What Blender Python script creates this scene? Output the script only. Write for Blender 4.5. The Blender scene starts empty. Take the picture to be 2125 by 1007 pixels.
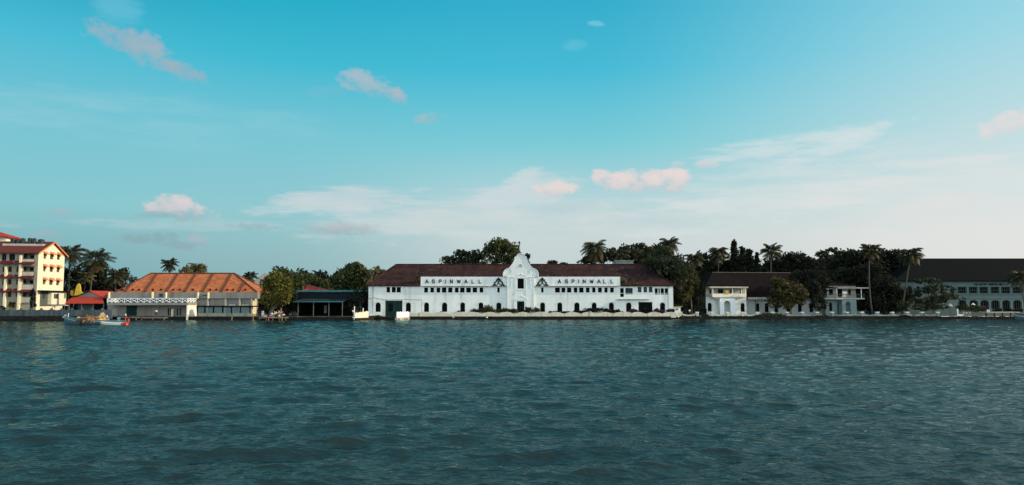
import bpy, math, random
import numpy as np
from mathutils import Vector, Matrix, geometry
R = math.radians
SC = bpy.context.scene
COL = SC.collection
random.seed(7)

# ------------------------------------------------------------------ camera
CAM_H, FPX, CX, CY = 4.0, 1546.0, 1062.5, 503.5
PITCH = math.atan((628 - CY) / FPX)
cam_d = bpy.data.cameras.new('camera')
cam_d.sensor_width = 36; cam_d.lens = 36 * FPX / 2125
cam_d.clip_start = 0.5; cam_d.clip_end = 9000
cam = bpy.data.objects.new('camera', cam_d); COL.objects.link(cam)
cam.location = (0, 0, CAM_H); cam.rotation_euler = (R(90) + PITCH, 0, 0)
SC.camera = cam

def ray(px, py):
    xc, yc = (px - CX) / FPX, (CY - py) / FPX
    return Vector((xc, math.cos(PITCH) - yc * math.sin(PITCH), math.sin(PITCH) + yc * math.cos(PITCH)))
def W(px, py, Y):                       # photo pixel -> point at distance Y
    r = ray(px, py); t = Y / r.y
    return Vector((r.x * t, Y, CAM_H + r.z * t))
def azel(px, py):
    r = ray(px, py).normalized()
    return math.degrees(math.atan2(r.x, r.y)), math.degrees(math.asin(r.z))
def S(r, g, b):                         # sRGB bytes -> linear
    f = lambda c: (c / 255) / 12.92 if c / 255 <= .04045 else ((c / 255 + .055) / 1.055) ** 2.4
    return (f(r), f(g), f(b))

# ------------------------------------------------------------------ exposure
SC.view_settings.view_transform = 'Standard'; SC.view_settings.look = 'None'
SC.view_settings.exposure = 0.0; SC.view_settings.gamma = 1.0
SC.view_settings.use_curve_mapping = False
SC.cycles.max_bounces = 6; SC.cycles.diffuse_bounces = 3; SC.cycles.glossy_bounces = 3
SC.cycles.use_denoising = True

# ------------------------------------------------------------------ sun
SUN_EL, SUN_AZ = 24.0, 97.0             # azimuth measured from +Y towards +X
sd = Vector((math.cos(R(SUN_EL)) * math.sin(R(SUN_AZ)), math.cos(R(SUN_EL)) * math.cos(R(SUN_AZ)), math.sin(R(SUN_EL))))
sun_d = bpy.data.lights.new('sun', 'SUN'); sun_d.energy = 4.6; sun_d.angle = R(0.5); sun_d.color = (1, .81, .54)
sun = bpy.data.objects.new('sun', sun_d); COL.objects.link(sun)
sun.rotation_euler = sd.to_track_quat('Z', 'Y').to_euler(); sun.location = (300, -10, 200)

# ------------------------------------------------------------------ world
def build_world():
    w = bpy.data.worlds.new('World'); SC.world = w; w.use_nodes = True
    nt = w.node_tree; nt.nodes.clear(); N = nt.nodes.new; Lk = nt.links.new
    def put(sock, v):
        if isinstance(v, bpy.types.NodeSocket): Lk(v, sock)
        else: sock.default_value = v
    def M(op, a, b=None, c=None, clamp=False):
        n = N('ShaderNodeMath'); n.operation = op; n.use_clamp = clamp
        put(n.inputs[0], a)
        if b is not None: put(n.inputs[1], b)
        if c is not None: put(n.inputs[2], c)
        return n.outputs[0]
    def mr(v, a, b, c=0., d=1., smooth=True):
        n = N('ShaderNodeMapRange'); n.interpolation_type = 'SMOOTHSTEP' if smooth else 'LINEAR'
        put(n.inputs['Value'], v); n.inputs['From Min'].default_value = a; n.inputs['From Max'].default_value = b
        n.inputs['To Min'].default_value = c; n.inputs['To Max'].default_value = d
        return n.outputs['Result']
    def mix(f, a, b):
        n = N('ShaderNodeMix'); n.data_type = 'RGBA'; n.clamp_factor = True
        put(n.inputs[0], f)
        put(n.inputs[6], a if isinstance(a, bpy.types.NodeSocket) else (*a, 1)); put(n.inputs[7], b if isinstance(b, bpy.types.NodeSocket) else (*b, 1))
        return n.outputs[2]
    tc = N('ShaderNodeTexCoord'); sp = N('ShaderNodeSeparateXYZ'); Lk(tc.outputs['Generated'], sp.inputs[0])
    az = M('MULTIPLY', M('ARCTAN2', sp.outputs[0], sp.outputs[1]), 57.29578)
    el = M('MULTIPLY', M('ARCSINE', sp.outputs[2]), 57.29578)
    def ramp(stops):
        n = N('ShaderNodeValToRGB'); put(n.inputs[0], M('DIVIDE', el, 90.0, clamp=True))
        cr = n.color_ramp
        st = sorted((max(0, azel(1062, py)[1]) / 90, S(*c)) for py, c in stops)
        st.append((.6, (.03, .25, .5))); st.append((1, (.03, .2, .45)))
        while len(cr.elements) < len(st): cr.elements.new(.5)
        for e, (p, c) in zip(cr.elements, st): e.position = p; e.color = (*c, 1)
        return n.outputs[0]
    left = ramp([(0, (26, 157, 187)), (150, (74, 187, 213)), (300, (118, 196, 212)), (450, (138, 199, 206)), (540, (132, 178, 186)), (628, (122, 166, 175))])
    midl = ramp([(0, (34, 170, 198)), (150, (66, 186, 210)), (300, (122, 198, 213)), (450, (146, 200, 207)), (540, (146, 186, 190)), (628, (135, 176, 182))])
    cent = ramp([(0, (52, 172, 204)), (150, (72, 187, 214)), (300, (124, 203, 215)), (420, (180, 212, 216)), (500, (200, 213, 213)), (628, (190, 205, 207))])
    right = ramp([(0, (132, 206, 226)), (150, (160, 215, 228)), (300, (192, 221, 226)), (420, (214, 226, 227)), (500, (228, 229, 226)), (628, (230, 228, 224))])
    c = mix(mr(az, -33, -17), left, midl)
    c = mix(mr(az, -19, 2), c, cent)
    c = mix(mr(az, 5, 41), c, right)
    c = mix(mr(az, 36, 85), c, (1.05, .93, .75))
    # ---- clouds (fixed directions on the sky)
    def noise(scale, sc3, detail=5, rough=.6, off=0):
        mp = N('ShaderNodeMapping'); mp.inputs['Scale'].default_value = sc3; mp.inputs['Location'].default_value = (off, off * .7, off * .3)
        Lk(tc.outputs['Generated'], mp.inputs['Vector'])
        n = N('ShaderNodeTexNoise'); n.inputs['Scale'].default_value = scale; n.inputs['Detail'].default_value = detail
        n.inputs['Roughness'].default_value = rough; Lk(mp.outputs[0], n.inputs['Vector'])
        return n.outputs['Fac']
    n_cum = noise(46, (1, 1, 1.5), 8, .62, 3.1)
    n_big = noise(9, (1, 1, 2.2), 4, .55, 7.7)
    n_str = noise(9, (1, 1, 6), 8, .66, 1.3)
    def blob(px, py, rx, ry, tilt, amp, soft, nz):
        a0, e0 = azel(px, py)
        k = 1 / (FPX / 57.3)
        ca, sa = math.cos(R(tilt)), math.sin(R(tilt))
        dx = M('SUBTRACT', az, a0); dy = M('SUBTRACT', el, e0)
        u = M('DIVIDE', M('SUBTRACT', M('MULTIPLY', dx, ca), M('MULTIPLY', dy, sa)), rx * k)
        v = M('DIVIDE', M('ADD', M('MULTIPLY', dx, sa), M('MULTIPLY', dy, ca)), ry * k)
        d2 = M('ADD', M('MULTIPLY', u, u), M('MULTIPLY', v, v))
        m = M('ADD', M('SUBTRACT', 1.0, d2), M('MULTIPLY', M('SUBTRACT', nz, .5), amp))
        return mr(m, 0, soft), v
    # high thin streaks first
    for px, py, rx, ry, tl, dens, colr, soft in [
        (980, 455, 520, 62, 0, .55, (208, 216, 217), 1.4), (690, 425, 190, 34, -7, .5, (196, 212, 216), .9), (790, 455, 300, 42, 0, .42, (202, 214, 216), 1.2), (1085, 372, 60, 22, -24, .5, (204, 217, 221), .8), (1560, 430, 260, 22, 4, .4, (214, 222, 222), .9), (1100, 395, 120, 40, -14, .55, (204, 216, 220), .9),
        (1640, 298, 190, 22, -6, .55, (205, 222, 224), .9), (1740, 300, 120, 20, -14, .5, (208, 224, 226), .9), (1640, 400, 420, 100, -8, .5, (216, 224, 224), 1.5),
        (1950, 430, 300, 110, -6, .5, (226, 226, 224), 1.5), (250, 245, 420, 60, -3, .22, (170, 210, 220), 1.6), (430, 465, 330, 16, -2, .4, (178, 205, 208), .9),
        (240, 10, 50, 40, 0, .25, (130, 200, 225), 1.2), (1240, 50, 26, 8, 10, .4, (130, 205, 225), .8), (1192, 95, 34, 14, 0, .25, (120, 200, 222), .8)]:
        m, _ = blob(px, py, rx, ry, tl, 4.2, soft * 1.15, n_str)
        c = mix(M('MULTIPLY', m, min(.92, dens * 1.45)), c, S(*colr))
    # small cumulus
    gm, mm, pk = (138, 172, 180), (150, 182, 195), (222, 214, 212)
    for px, py, rx, ry, tl, dens, lo, hi, soft in [
        (248, 76, 62, 24, 8, .85, (140, 180, 198), (154, 178, 192), .7), (312, 106, 62, 34, 38, .9, (145, 181, 195), (160, 180, 194), .7), (378, 146, 54, 20, 18, .85, (140, 180, 198), (154, 178, 192), .7),
        (762, 176, 66, 28, 14, .85, (150, 186, 198), (174, 188, 200), .7), (815, 196, 42, 16, 26, .8, (150, 186, 198), (172, 186, 198), .7), (894, 246, 36, 15, -3, .75, (150, 188, 198), (172, 188, 196), .7), (680, 190, 55, 16, -5, .25, (130, 185, 205), (140, 185, 205), .9),
        (368, 437, 72, 20, 3, .92, (150, 184, 192), (214, 208, 211), .6), (358, 420, 34, 18, 0, .9, (196, 200, 206), (218, 210, 212), .6), (330, 447, 40, 8, 0, .7, (140, 178, 186), (150, 182, 190), .7),
        (706, 475, 76, 18, 0, .75, (150, 176, 182), (182, 184, 190), .8), (405, 504, 34, 17, -4, .75, (150, 176, 186), (186, 184, 192), .8), (305, 493, 78, 12, -4, .95, gm, gm, .8), (375, 508, 52, 10, 0, .8, gm, gm, .8),
        (1340, 377, 118, 27, 0, .92, (190, 203, 208), (228, 215, 213), .6), (1322, 382, 66, 20, 0, .85, (205, 209, 211), (224, 216, 213), .7), (1300, 376, 40, 16, 0, .8, (205, 209, 211), (224, 216, 213), .8), (1400, 370, 50, 22, 0, .85, (212, 211, 212), (230, 218, 215), .6), (1262, 372, 46, 24, 14, .85, (200, 207, 211), (228, 216, 214), .6), (1152, 394, 52, 19, 0, .92, (205, 208, 210), (230, 217, 212), .6),
        (1464, 341, 26, 10, 0, .7, (190, 208, 214), (214, 212, 216), .7), (1408, 341, 18, 9, 0, .5, (180, 206, 214), (205, 210, 216), .7),
        (2092, 258, 56, 20, -14, .85, (215, 217, 219), (228, 220, 220), .6), (125, 440, 24, 12, 0, .6, (150, 184, 192), (168, 184, 192), .8), (92, 485, 34, 9, 0, .55, (150, 180, 188), (164, 180, 188), .8), (520, 471, 52, 8, 0, .5, gm, gm, .8), (1180, 430, 110, 14, -4, .3, (170, 196, 202), (180, 200, 206), .9)]:
        m, v = blob(px, py, rx * 1.02, ry * 1.05, tl, 3.3, soft * 1.35, n_cum)
        sh = mr(M('ADD', v, M('MULTIPLY', M('SUBTRACT', n_cum, .5), 3.0)), -.75, .55)
        c = mix(M('MULTIPLY', m, min(1, dens * .95)), c, mix(sh, S(*lo), S(*hi)))
    # ---- the half of the sky behind the viewer: hazy daylight, brightness added low down to fill the fronts
    sky = N('ShaderNodeTexSky'); sky.sky_type = 'NISHITA'; sky.sun_disc = False
    sky.sun_elevation = R(SUN_EL); sky.sun_rotation = R(SUN_AZ); sky.air_density = 1.0; sky.dust_density = 2.0
    vm = N('ShaderNodeMix'); vm.data_type = 'RGBA'; vm.blend_type = 'MULTIPLY'; vm.inputs[0].default_value = 1
    Lk(sky.outputs[0], vm.inputs[6]); vm.inputs[7].default_value = (.05, .05, .05, 1)
    ad = N('ShaderNodeMix'); ad.data_type = 'RGBA'; ad.blend_type = 'ADD'; ad.inputs[0].default_value = 1
    Lk(vm.outputs[2], ad.inputs[6]); Lk(mix(mr(el, 8, 55), (REAR, REAR * 1.11, REAR * 1.14), (REAR * .10, REAR * .16, REAR * .19)), ad.inputs[7])
    absaz = M('ABSOLUTE', az)
    c = mix(mr(absaz, 70, 125), c, ad.outputs[2])
    bg = N('ShaderNodeBackground'); Lk(c, bg.inputs[0]); bg.inputs[1].default_value = 1.0
    out = N('ShaderNodeOutputWorld'); Lk(bg.outputs[0], out.inputs[0])
    w.cycles.sampling_method = 'MANUAL'; w.cycles.sample_map_resolution = 512
REAR = 1.56
build_world()

# ------------------------------------------------------------------ materials
def mat(name, c1, c2=None, scale=1.0, stretch=(1, 1, 1), rough=.8, lo=.35, hi=.65, stain=None, sscale=.6, sstretch=(1, 1, .12), slo=.55, shi=.75, bump=0, bscale=6, metallic=0, spec=.3, leaf=False):
    m = bpy.data.materials.new(name); m.use_nodes = True; nt = m.node_tree
    p = nt.nodes['Principled BSDF']; N = nt.nodes.new; Lk = nt.links.new
    p.inputs['Roughness'].default_value = rough; p.inputs['Metallic'].default_value = metallic
    p.inputs['Specular IOR Level'].default_value = spec
    geo = N('ShaderNodeNewGeometry')
    def noise(sc, st, detail=4):
        mp = N('ShaderNodeMapping'); mp.inputs['Scale'].default_value = st; Lk(geo.outputs['Position'], mp.inputs['Vector'])
        n = N('ShaderNodeTexNoise'); n.inputs['Scale'].default_value = sc; n.inputs['Detail'].default_value = detail; n.inputs['Roughness'].default_value = .6
        Lk(mp.outputs[0], n.inputs['Vector']); return n.outputs['Fac']
    def mrange(v, a, b):
        n = N('ShaderNodeMapRange'); Lk(v, n.inputs[0]); n.inputs[1].default_value = a; n.inputs[2].default_value = b; return n.outputs[0]
    def mix(f, a, b):
        n = N('ShaderNodeMix'); n.data_type = 'RGBA'; Lk(f, n.inputs[0])
        for s, v in ((n.inputs[6], a), (n.inputs[7], b)):
            if isinstance(v, bpy.types.NodeSocket): Lk(v, s)
            else: s.default_value = (*v, 1)
        return n.outputs[2]
    c2 = c2 or tuple(x * .8 for x in c1)
    if leaf:
        f = N('ShaderNodeMath'); f.operation = 'ADD'
        Lk(geo.outputs['Random Per Island'], f.inputs[0]); Lk(noise(scale, stretch, 2), f.inputs[1])
        col = mix(mrange(f.outputs[0], .5, 1.5), c1, c2)
    else:
        col = mix(mrange(noise(scale, stretch), lo, hi), c1, c2)
    if stain: col = mix(mrange(noise(sscale, sstretch, 5), slo, shi), col, stain)
    Lk(col, p.inputs['Base Color'])
    if leaf:
        tr = N('ShaderNodeBsdfTranslucent'); Lk(col, tr.inputs[0]); ms = N('ShaderNodeMixShader'); ms.inputs[0].default_value = .3
        Lk(p.outputs[0], ms.inputs[1]); Lk(tr.outputs[0], ms.inputs[2]); Lk(ms.outputs[0], nt.nodes['Material Output'].inputs[0])
    if bump:
        b = N('ShaderNodeBump'); b.inputs['Strength'].default_value = bump; b.inputs['Distance'].default_value = .08
        Lk(noise(bscale, (1, 1, 1)), b.inputs['Height']); Lk(b.outputs[0], p.inputs['Normal'])
    return m
M_ = {}
def dm(k, *a, **kw): M_[k] = mat(k, *a, **kw)
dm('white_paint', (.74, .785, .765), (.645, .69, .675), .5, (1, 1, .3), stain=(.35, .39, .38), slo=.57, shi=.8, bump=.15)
dm('shaded_plaster', (.40, .46, .455), (.33, .385, .38), .5, (1, 1, .4), stain=(.2, .23, .225), slo=.57, shi=.78)  # white middle wall with its shade mixed into the colour
dm('net_gold', (.30, .18, .07), (.18, .10, .04), 3, bump=.9, bscale=6)
dm('white_trim', (.76, .80, .80), (.70, .74, .74), 1.5, bump=.1)
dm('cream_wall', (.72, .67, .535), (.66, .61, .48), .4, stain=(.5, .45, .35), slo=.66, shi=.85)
dm('cream_front_shaded', (.25, .238, .185), (.22, .21, .165), .5, stain=(.165, .16, .13), slo=.6, shi=.8)  # the gable wall's cream, darkened so the front's shade is in the colour
dm('cream_trim', (.72, .66, .46), (.66, .6, .42), 1)
dm('grey_plaster', (.245, .24, .215), (.20, .195, .178), .45, (1, 1, .5), stain=(.12, .115, .10), slo=.52, shi=.74, bump=.15)
dm('pale_plaster', (.44, .42, .36), (.34, .325, .28), .8, (1, 1, .4), stain=(.2, .18, .13), slo=.55, shi=.75)
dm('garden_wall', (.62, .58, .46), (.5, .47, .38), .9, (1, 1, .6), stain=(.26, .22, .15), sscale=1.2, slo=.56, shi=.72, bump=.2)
dm('moss_and_shade_wall', (.26, .285, .26), (.20, .22, .20), .9, (1, 1, .6), stain=(.055, .062, .042), sscale=.9, slo=.5, shi=.68, bump=.2)  # mossy footing; also the balustrade's unlit stretch, its shade in the colour
dm('grey_block_wall', (.085, .115, .13), (.05, .072, .083), .7, (1, 1, .25), stain=(.025, .036, .04), slo=.48, shi=.7)
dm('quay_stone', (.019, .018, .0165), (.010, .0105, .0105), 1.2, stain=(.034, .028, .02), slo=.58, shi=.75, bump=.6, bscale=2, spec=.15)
dm('hotel_roof', (.115, .021, .012), (.085, .017, .010), 1.5)
dm('red_sheet', (.36, .037, .019), (.30, .031, .017), .7)
dm('orange_awning', (.58, .21, .08), (.5, .17, .065), 1)
dm('dark_red_awning', (.09, .008, .009), (.065, .007, .008), 1.5)
dm('orange_tile', (.44, .14, .052), (.30, .09, .035), .8, (1, 1, 2.2), lo=.4, hi=.6, stain=(.19, .075, .04), sscale=1.1, sstretch=(1, 1, 1), slo=.56, shi=.72, bump=.6, bscale=5)
dm('dark_rib', (.12, .04, .025), (.085, .03, .02), 2)
dm('brown_tile', (.046, .021, .0185), (.0175, .0118, .0125), .55, (1, 1, 1.2), lo=.38, hi=.62, stain=(.085, .052, .045), sscale=1.3, sstretch=(1, 1, .6), slo=.58, shi=.72, bump=.7, bscale=4, spec=.08)
dm('plum_tile', (.0115, .0075, .0085), (.0065, .0055, .0068), .8, stain=(.02, .013, .012), sscale=1.4, sstretch=(1, 1, 1), slo=.62, shi=.75, bump=.5, bscale=4, spec=.06, rough=.95)
dm('slate_roof', (.0052, .0064, .0074), (.0036, .0046, .0056), .8, bump=.4, bscale=4, spec=.05, rough=.95)
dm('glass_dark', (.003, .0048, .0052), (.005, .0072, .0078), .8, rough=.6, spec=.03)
dm('glass_teal', (.03, .055, .06), (.02, .04, .045), 1.5, rough=.4, spec=.15)
dm('frame_dark', (.005, .0068, .007), (.004, .0054, .0056), 2, spec=.04)
dm('frame_grey', (.09, .105, .10), (.07, .08, .078), 2)
dm('frame_cream', (.5, .44, .3), (.42, .36, .25), 2)
dm('door_teal', (.006, .032, .03), (.0045, .024, .023), .8, (4, 1, .4), rough=.6, spec=.15)
dm('lettering', (.012, .016, .02), (.012, .016, .02), 1, rough=.7)
dm('shed_dark', (.008, .017, .021), (.006, .013, .016), .8)
dm('shed_teal', (.03, .16, .18), (.02, .12, .14), .6, (1, 1, .3), rough=.5)
dm('shaded_wall_teal_hull', (.10, .155, .157), (.082, .132, .134), .5, stain=(.06, .10, .102), slo=.6, shi=.8)  # arcade front's shade put into its colour; the moored boat is really teal
dm('aqua_and_shaded_white', (.20, .28, .28), (.16, .235, .235), .5, stain=(.12, .165, .165), slo=.58, shi=.78)  # own aqua on panels; on the veranda house, white darkened as painted shade
dm('tank_black', (.015, .017, .02), (.02, .022, .025), 2, rough=.5)
dm('concrete', (.28, .27, .25), (.2, .195, .18), .9, stain=(.12, .115, .1), bump=.2)
dm('wood', (.22, .15, .085), (.13, .09, .055), 1.5, (1, 1, 6), bump=.3)
dm('pale_wood', (.42, .36, .26), (.3, .255, .19), 1.5, (1, 1, 5))
dm('bark', (.12, .10, .075), (.07, .058, .045), 2, (1, 1, .4), bump=.4)
dm('palm_bark', (.075, .066, .055), (.05, .045, .037), 3, (1, 1, 3), bump=.3)
dm('ground_soil', (.06, .06, .035), (.035, .045, .022), .3, stain=(.09, .075, .05), sstretch=(1, 1, 1))
dm('canvas_yellow', (.50, .35, .035), (.40, .28, .03), 1)
dm('canvas_white', (.78, .77, .72), (.7, .69, .64), 1)
dm('boat_blue', (.02, .075, .11), (.016, .06, .088), 1.4, stain=(.04, .08, .09), rough=.5)
dm('boat_teal', (.06, .24, .25), (.05, .2, .21), 1.4, rough=.5)
dm('boat_white', (.66, .66, .64), (.55, .54, .52), 2)
dm('boat_red', (.5, .05, .03), (.4, .04, .03), 2)
dm('net_brown', (.23, .11, .05), (.12, .06, .035), 3, bump=.8, bscale=8)
dm('net_tan', (.55, .40, .2), (.36, .24, .11), 3, bump=.9, bscale=6)
dm('net_plum', (.06, .03, .05), (.04, .025, .04), 3, bump=.8, bscale=8)
dm('skin', (.16, .075, .04), (.14, .065, .035), 5)
dm('hair', (.012, .01, .009), (.015, .012, .01), 8)
dm('cloth_white', (.76, .76, .76), (.68, .68, .68), 5)
dm('cloth_blue', (.22, .26, .42), (.18, .22, .36), 5)
dm('cloth_cyan', (.25, .55, .55), (.2, .46, .46), 5)
dm('cloth_red', (.42, .06, .045), (.34, .05, .04), 5)
dm('cloth_olive', (.36, .33, .16), (.28, .26, .12), 5)
dm('cloth_dark', (.03, .03, .035), (.025, .025, .03), 5)
dm('feather', (.8, .8, .78), (.74, .74, .72), 9)
dm('beak', (.5, .3, .04), (.45, .26, .04), 9)
# foliage
dm('leaf_dark', (.016, .026, .016), (.042, .05, .022), .25, leaf=True, rough=.7, spec=.2)
dm('leaf_mid', (.022, .038, .016), (.075, .085, .026), .25, leaf=True, rough=.65, spec=.2)
dm('leaf_olive', (.028, .033, .014), (.085, .075, .022), .3, leaf=True, rough=.65, spec=.2)
dm('leaf_bright', (.045, .055, .014), (.17, .155, .03), .35, leaf=True, rough=.6, spec=.2)
dm('leaf_pale', (.06, .065, .035), (.19, .17, .085), .3, leaf=True, rough=.65, spec=.2)
dm('leaf_purple', (.05, .022, .03), (.1, .045, .05), .5, leaf=True, rough=.65, spec=.2)
dm('leaf_black', (.012, .017, .014), (.024, .028, .017), .2, leaf=True, rough=.8, spec=.1)
dm('palm_leaf', (.015, .024, .012), (.06, .055, .02), .35, leaf=True, rough=.55, spec=.3)
dm('palm_leaf_pale', (.05, .06, .03), (.16, .14, .055), .35, leaf=True, rough=.55, spec=.3)
dm('palm_dry', (.16, .075, .03), (.1, .05, .022), .5, leaf=True, rough=.8)

# ------------------------------------------------------------------ mesh helpers
class MB:
    def __init__(s): s.v = []; s.f = []
    def add(s, vs, fs):
        o = len(s.v); s.v += [tuple(v) for v in vs]; s.f += [tuple(i + o for i in f) for f in fs]; return s
    def box(s, x0, x1, y0, y1, z0, z1):
        return s.add([(x0, y0, z0), (x1, y0, z0), (x1, y1, z0), (x0, y1, z0), (x0, y0, z1), (x1, y0, z1), (x1, y1, z1), (x0, y1, z1)],
                     [(0, 3, 2, 1), (4, 5, 6, 7), (0, 1, 5, 4), (1, 2, 6, 5), (2, 3, 7, 6), (3, 0, 4, 7)])
    def prism(s, poly, y0, y1):                    # poly (x,z) pulled along y
        n = len(poly)
        if sum(poly[i][0] * poly[(i + 1) % n][1] - poly[(i + 1) % n][0] * poly[i][1] for i in range(n)) < 0: poly = poly[::-1]
        vs = [(x, y0, z) for x, z in poly] + [(x, y1, z) for x, z in poly]
        o = len(s.v); s.add(vs, [])
        for t in geometry.tessellate_polygon([[Vector((x, z, 0)) for x, z in poly]]):
            a, b, c = t
            ar = (poly[b][0] - poly[a][0]) * (poly[c][1] - poly[a][1]) - (poly[c][0] - poly[a][0]) * (poly[b][1] - poly[a][1])
            if ar < 0: b, c = c, b
            s.f.append((o + a, o + b, o + c)); s.f.append((o + n + a, o + n + c, o + n + b))
        for i in range(n):
            j = (i + 1) % n; s.f.append((o + i, o + n + i, o + n + j, o + j))
        return s
    def face(s, *vs): return s.add(vs, [tuple(range(len(vs)))])
    def tube(s, pts, rad, seg=8, cap=True):
        pts = [Vector(p) for p in pts]; n = len(pts)
        if not hasattr(rad, '__len__'): rad = [rad] * n
        o = len(s.v)
        for i, p in enumerate(pts):
            d = (pts[min(i + 1, n - 1)] - pts[max(i - 1, 0)]).normalized()
            a = d.cross(Vector((0, 0, 1)) if abs(d.z) < .9 else Vector((1, 0, 0))).normalized(); b = d.cross(a)
            for k in range(seg):
                t = 2 * math.pi * k / seg; s.v.append(tuple(p + (a * math.cos(t) + b * math.sin(t)) * rad[i]))
        for i in range(n - 1):
            for k in range(seg):
                k2 = (k + 1) % seg; s.f.append((o + i * seg + k, o + i * seg + k2, o + (i + 1) * seg + k2, o + (i + 1) * seg + k))
        if cap:
            s.f.append(tuple(o + k for k in range(seg))[::-1]); s.f.append(tuple(o + (n - 1) * seg + k for k in range(seg)))
        return s
    def lathe(s, prof, cx=0, cy=0, seg=16): return s.tube([(cx, cy, z + i * 1e-5) for i, (r, z) in enumerate(prof)], [r for r, z in prof], seg)
    def wall(s, outer, holes, y, depth):           # flat wall at y with openings, reveals run back by depth
        loops = [outer] + holes; flat = [p for l in loops for p in l]
        o = len(s.v); s.v += [(x, y, z) for x, z in flat]
        for a, b, c in geometry.tessellate_polygon([[Vector((x, z, 0)) for x, z in l] for l in loops]):
            ar = (flat[b][0] - flat[a][0]) * (flat[c][1] - flat[a][1]) - (flat[c][0] - flat[a][0]) * (flat[b][1] - flat[a][1])
            if abs(ar) < 1e-9: continue
            if ar < 0: b, c = c, b
            s.f.append((o + a, o + b, o + c))
        for h in holes:
            n = len(h)
            for i in range(n):
                p, q = h[i], h[(i + 1) % n]
                s.face((p[0], y, p[1]), (q[0], y, q[1]), (q[0], y + depth, q[1]), (p[0], y + depth, p[1]))
        return s
    def hip(s, x0, x1, y0, y1, ze, xa, xb, yr, zr, th=.25):
        top = [(x0, y0, ze), (x1, y0, ze), (x1, y1, ze), (x0, y1, ze), (xa, yr, zr), (xb, yr, zr)]
        bot = [(x, y, z - th) for x, y, z in top[:4]]
        return s.add(top + bot, [(0, 1, 5, 4), (1, 2, 5), (2, 3, 4, 5), (3, 0, 4), (0, 6, 7, 1), (1, 7, 8, 2), (2, 8, 9, 3), (3, 9, 6, 0), (6, 9, 8, 7)])
    def build(s, name, m, parent=None, loc=None, smooth=False):
        me = bpy.data.meshes.new(name); me.from_pydata(s.v, [], s.f); me.validate(); me.update()
        return link(name, me, m, parent, loc, smooth)
def link(name, me, m, parent=None, loc=None, smooth=False):
    if m: me.materials.append(M_[m] if isinstance(m, str) else m)
    o = bpy.data.objects.new(name, me); COL.objects.link(o)
    if parent: o.parent = parent
    if loc is not None: o.location = loc
    if smooth: me.shade_smooth()
    return o
def tag(o, label, cat, group=None):
    o['label'] = label; o['category'] = cat
    if group: o['group'] = group
    return o
def structure(o): o['kind'] = 'structure'; return o
def thing(name, label, cat, loc, rz=0, group=None):
    o = bpy.data.objects.new(name, None); COL.objects.link(o); o.empty_display_size = .3
    o.location = loc; o.rotation_euler = (0, 0, rz); return tag(o, label, cat, group)
GZ = .75                                              # ground level
class Fr:                                             # photo pixel -> coordinates on a wall plane of a thing
    def __init__(s, loc, rz=0, dy=0):
        s.o = Vector(loc); s.c, s.s = math.cos(rz), math.sin(rz); s.dy = dy
    def L(s, px, py):
        r = ray(px, py); nx, ny = -s.s, s.c
        t = (s.o.x * nx + s.o.y * ny + s.dy) / (r.x * nx + r.y * ny)
        hx, hy = r.x * t - s.o.x, r.y * t - s.o.y
        return hx * s.c + hy * s.s, CAM_H + r.z * t - s.o.z
    def x(s, px, py=615): return s.L(px, py)[0]
    def z(s, py, px=1062): return s.L(px, py)[1]
    def rect(s, p0, q0, p1, q1):
        px, py = (p0 + p1) / 2, (q0 + q1) / 2
        x0, x1 = s.x(p0, py), s.x(p1, py); z0, z1 = s.z(max(q0, q1), px), s.z(min(q0, q1), px)
        return [(x0, z0), (x1, z0), (x1, z1), (x0, z1)]
    def arch(s, p0, q0, p1, q1, rise=None, n=8):      # q0 top, q1 bottom
        (x0, z0), (x1, _), (_, z1), _ = s.rect(p0, q0, p1, q1)
        c, w = (x0 + x1) / 2, (x1 - x0) / 2; h = w if rise is None else rise * w
        return [(x0, z0), (x1, z0)] + [(c + w * math.cos(math.pi * k / n), z1 - h + h * math.sin(math.pi * k / n)) for k in range(n + 1)]
def window(parent, hole, y, depth, fm='frame_dark', gm='glass_dark', nx=1, nz=1, name='window', t=.09, frame=None):
    xs = [p[0] for p in hole]; zs = [p[1] for p in hole]; x0, x1, z0, z1 = min(xs), max(xs), min(zs), max(zs)
    cx, cz = (x0 + x1) / 2, (z0 + z1) / 2; kx, kz = 1 - 2 * t / (x1 - x0), 1 - 2 * t / (z1 - z0)
    inn = [(cx + (x - cx) * kx, cz + (z - cz) * kz) for x, z in hole]
    b = MB(); n = len(hole); yf = y + depth - .07
    for i in range(n):
        j = (i + 1) % n; a, c, d, e = hole[i], hole[j], inn[j], inn[i]
        b.face((a[0], yf, a[1]), (c[0], yf, c[1]), (d[0], yf, d[1]), (e[0], yf, e[1])); b.face((e[0], yf, e[1]), (d[0], yf, d[1]), (d[0], yf + .07, d[1]), (e[0], yf + .07, e[1]))
    for k in range(1, nx):
        x = x0 + (x1 - x0) * k / nx; b.box(x - .03, x + .03, yf + .01, yf + .06, z0 + t, z1 - t * 1.2)
    for k in range(1, nz):
        z = z0 + (z1 - z0) * k / nz; b.box(x0 + t, x1 - t, yf + .016, yf + .054, z - .03, z + .03)
    o = b.build(name, fm, parent)
    MB().face(*[(x, y + depth - .004, z) for x, z in inn]).build('pane', gm, o)
    return o

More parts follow.
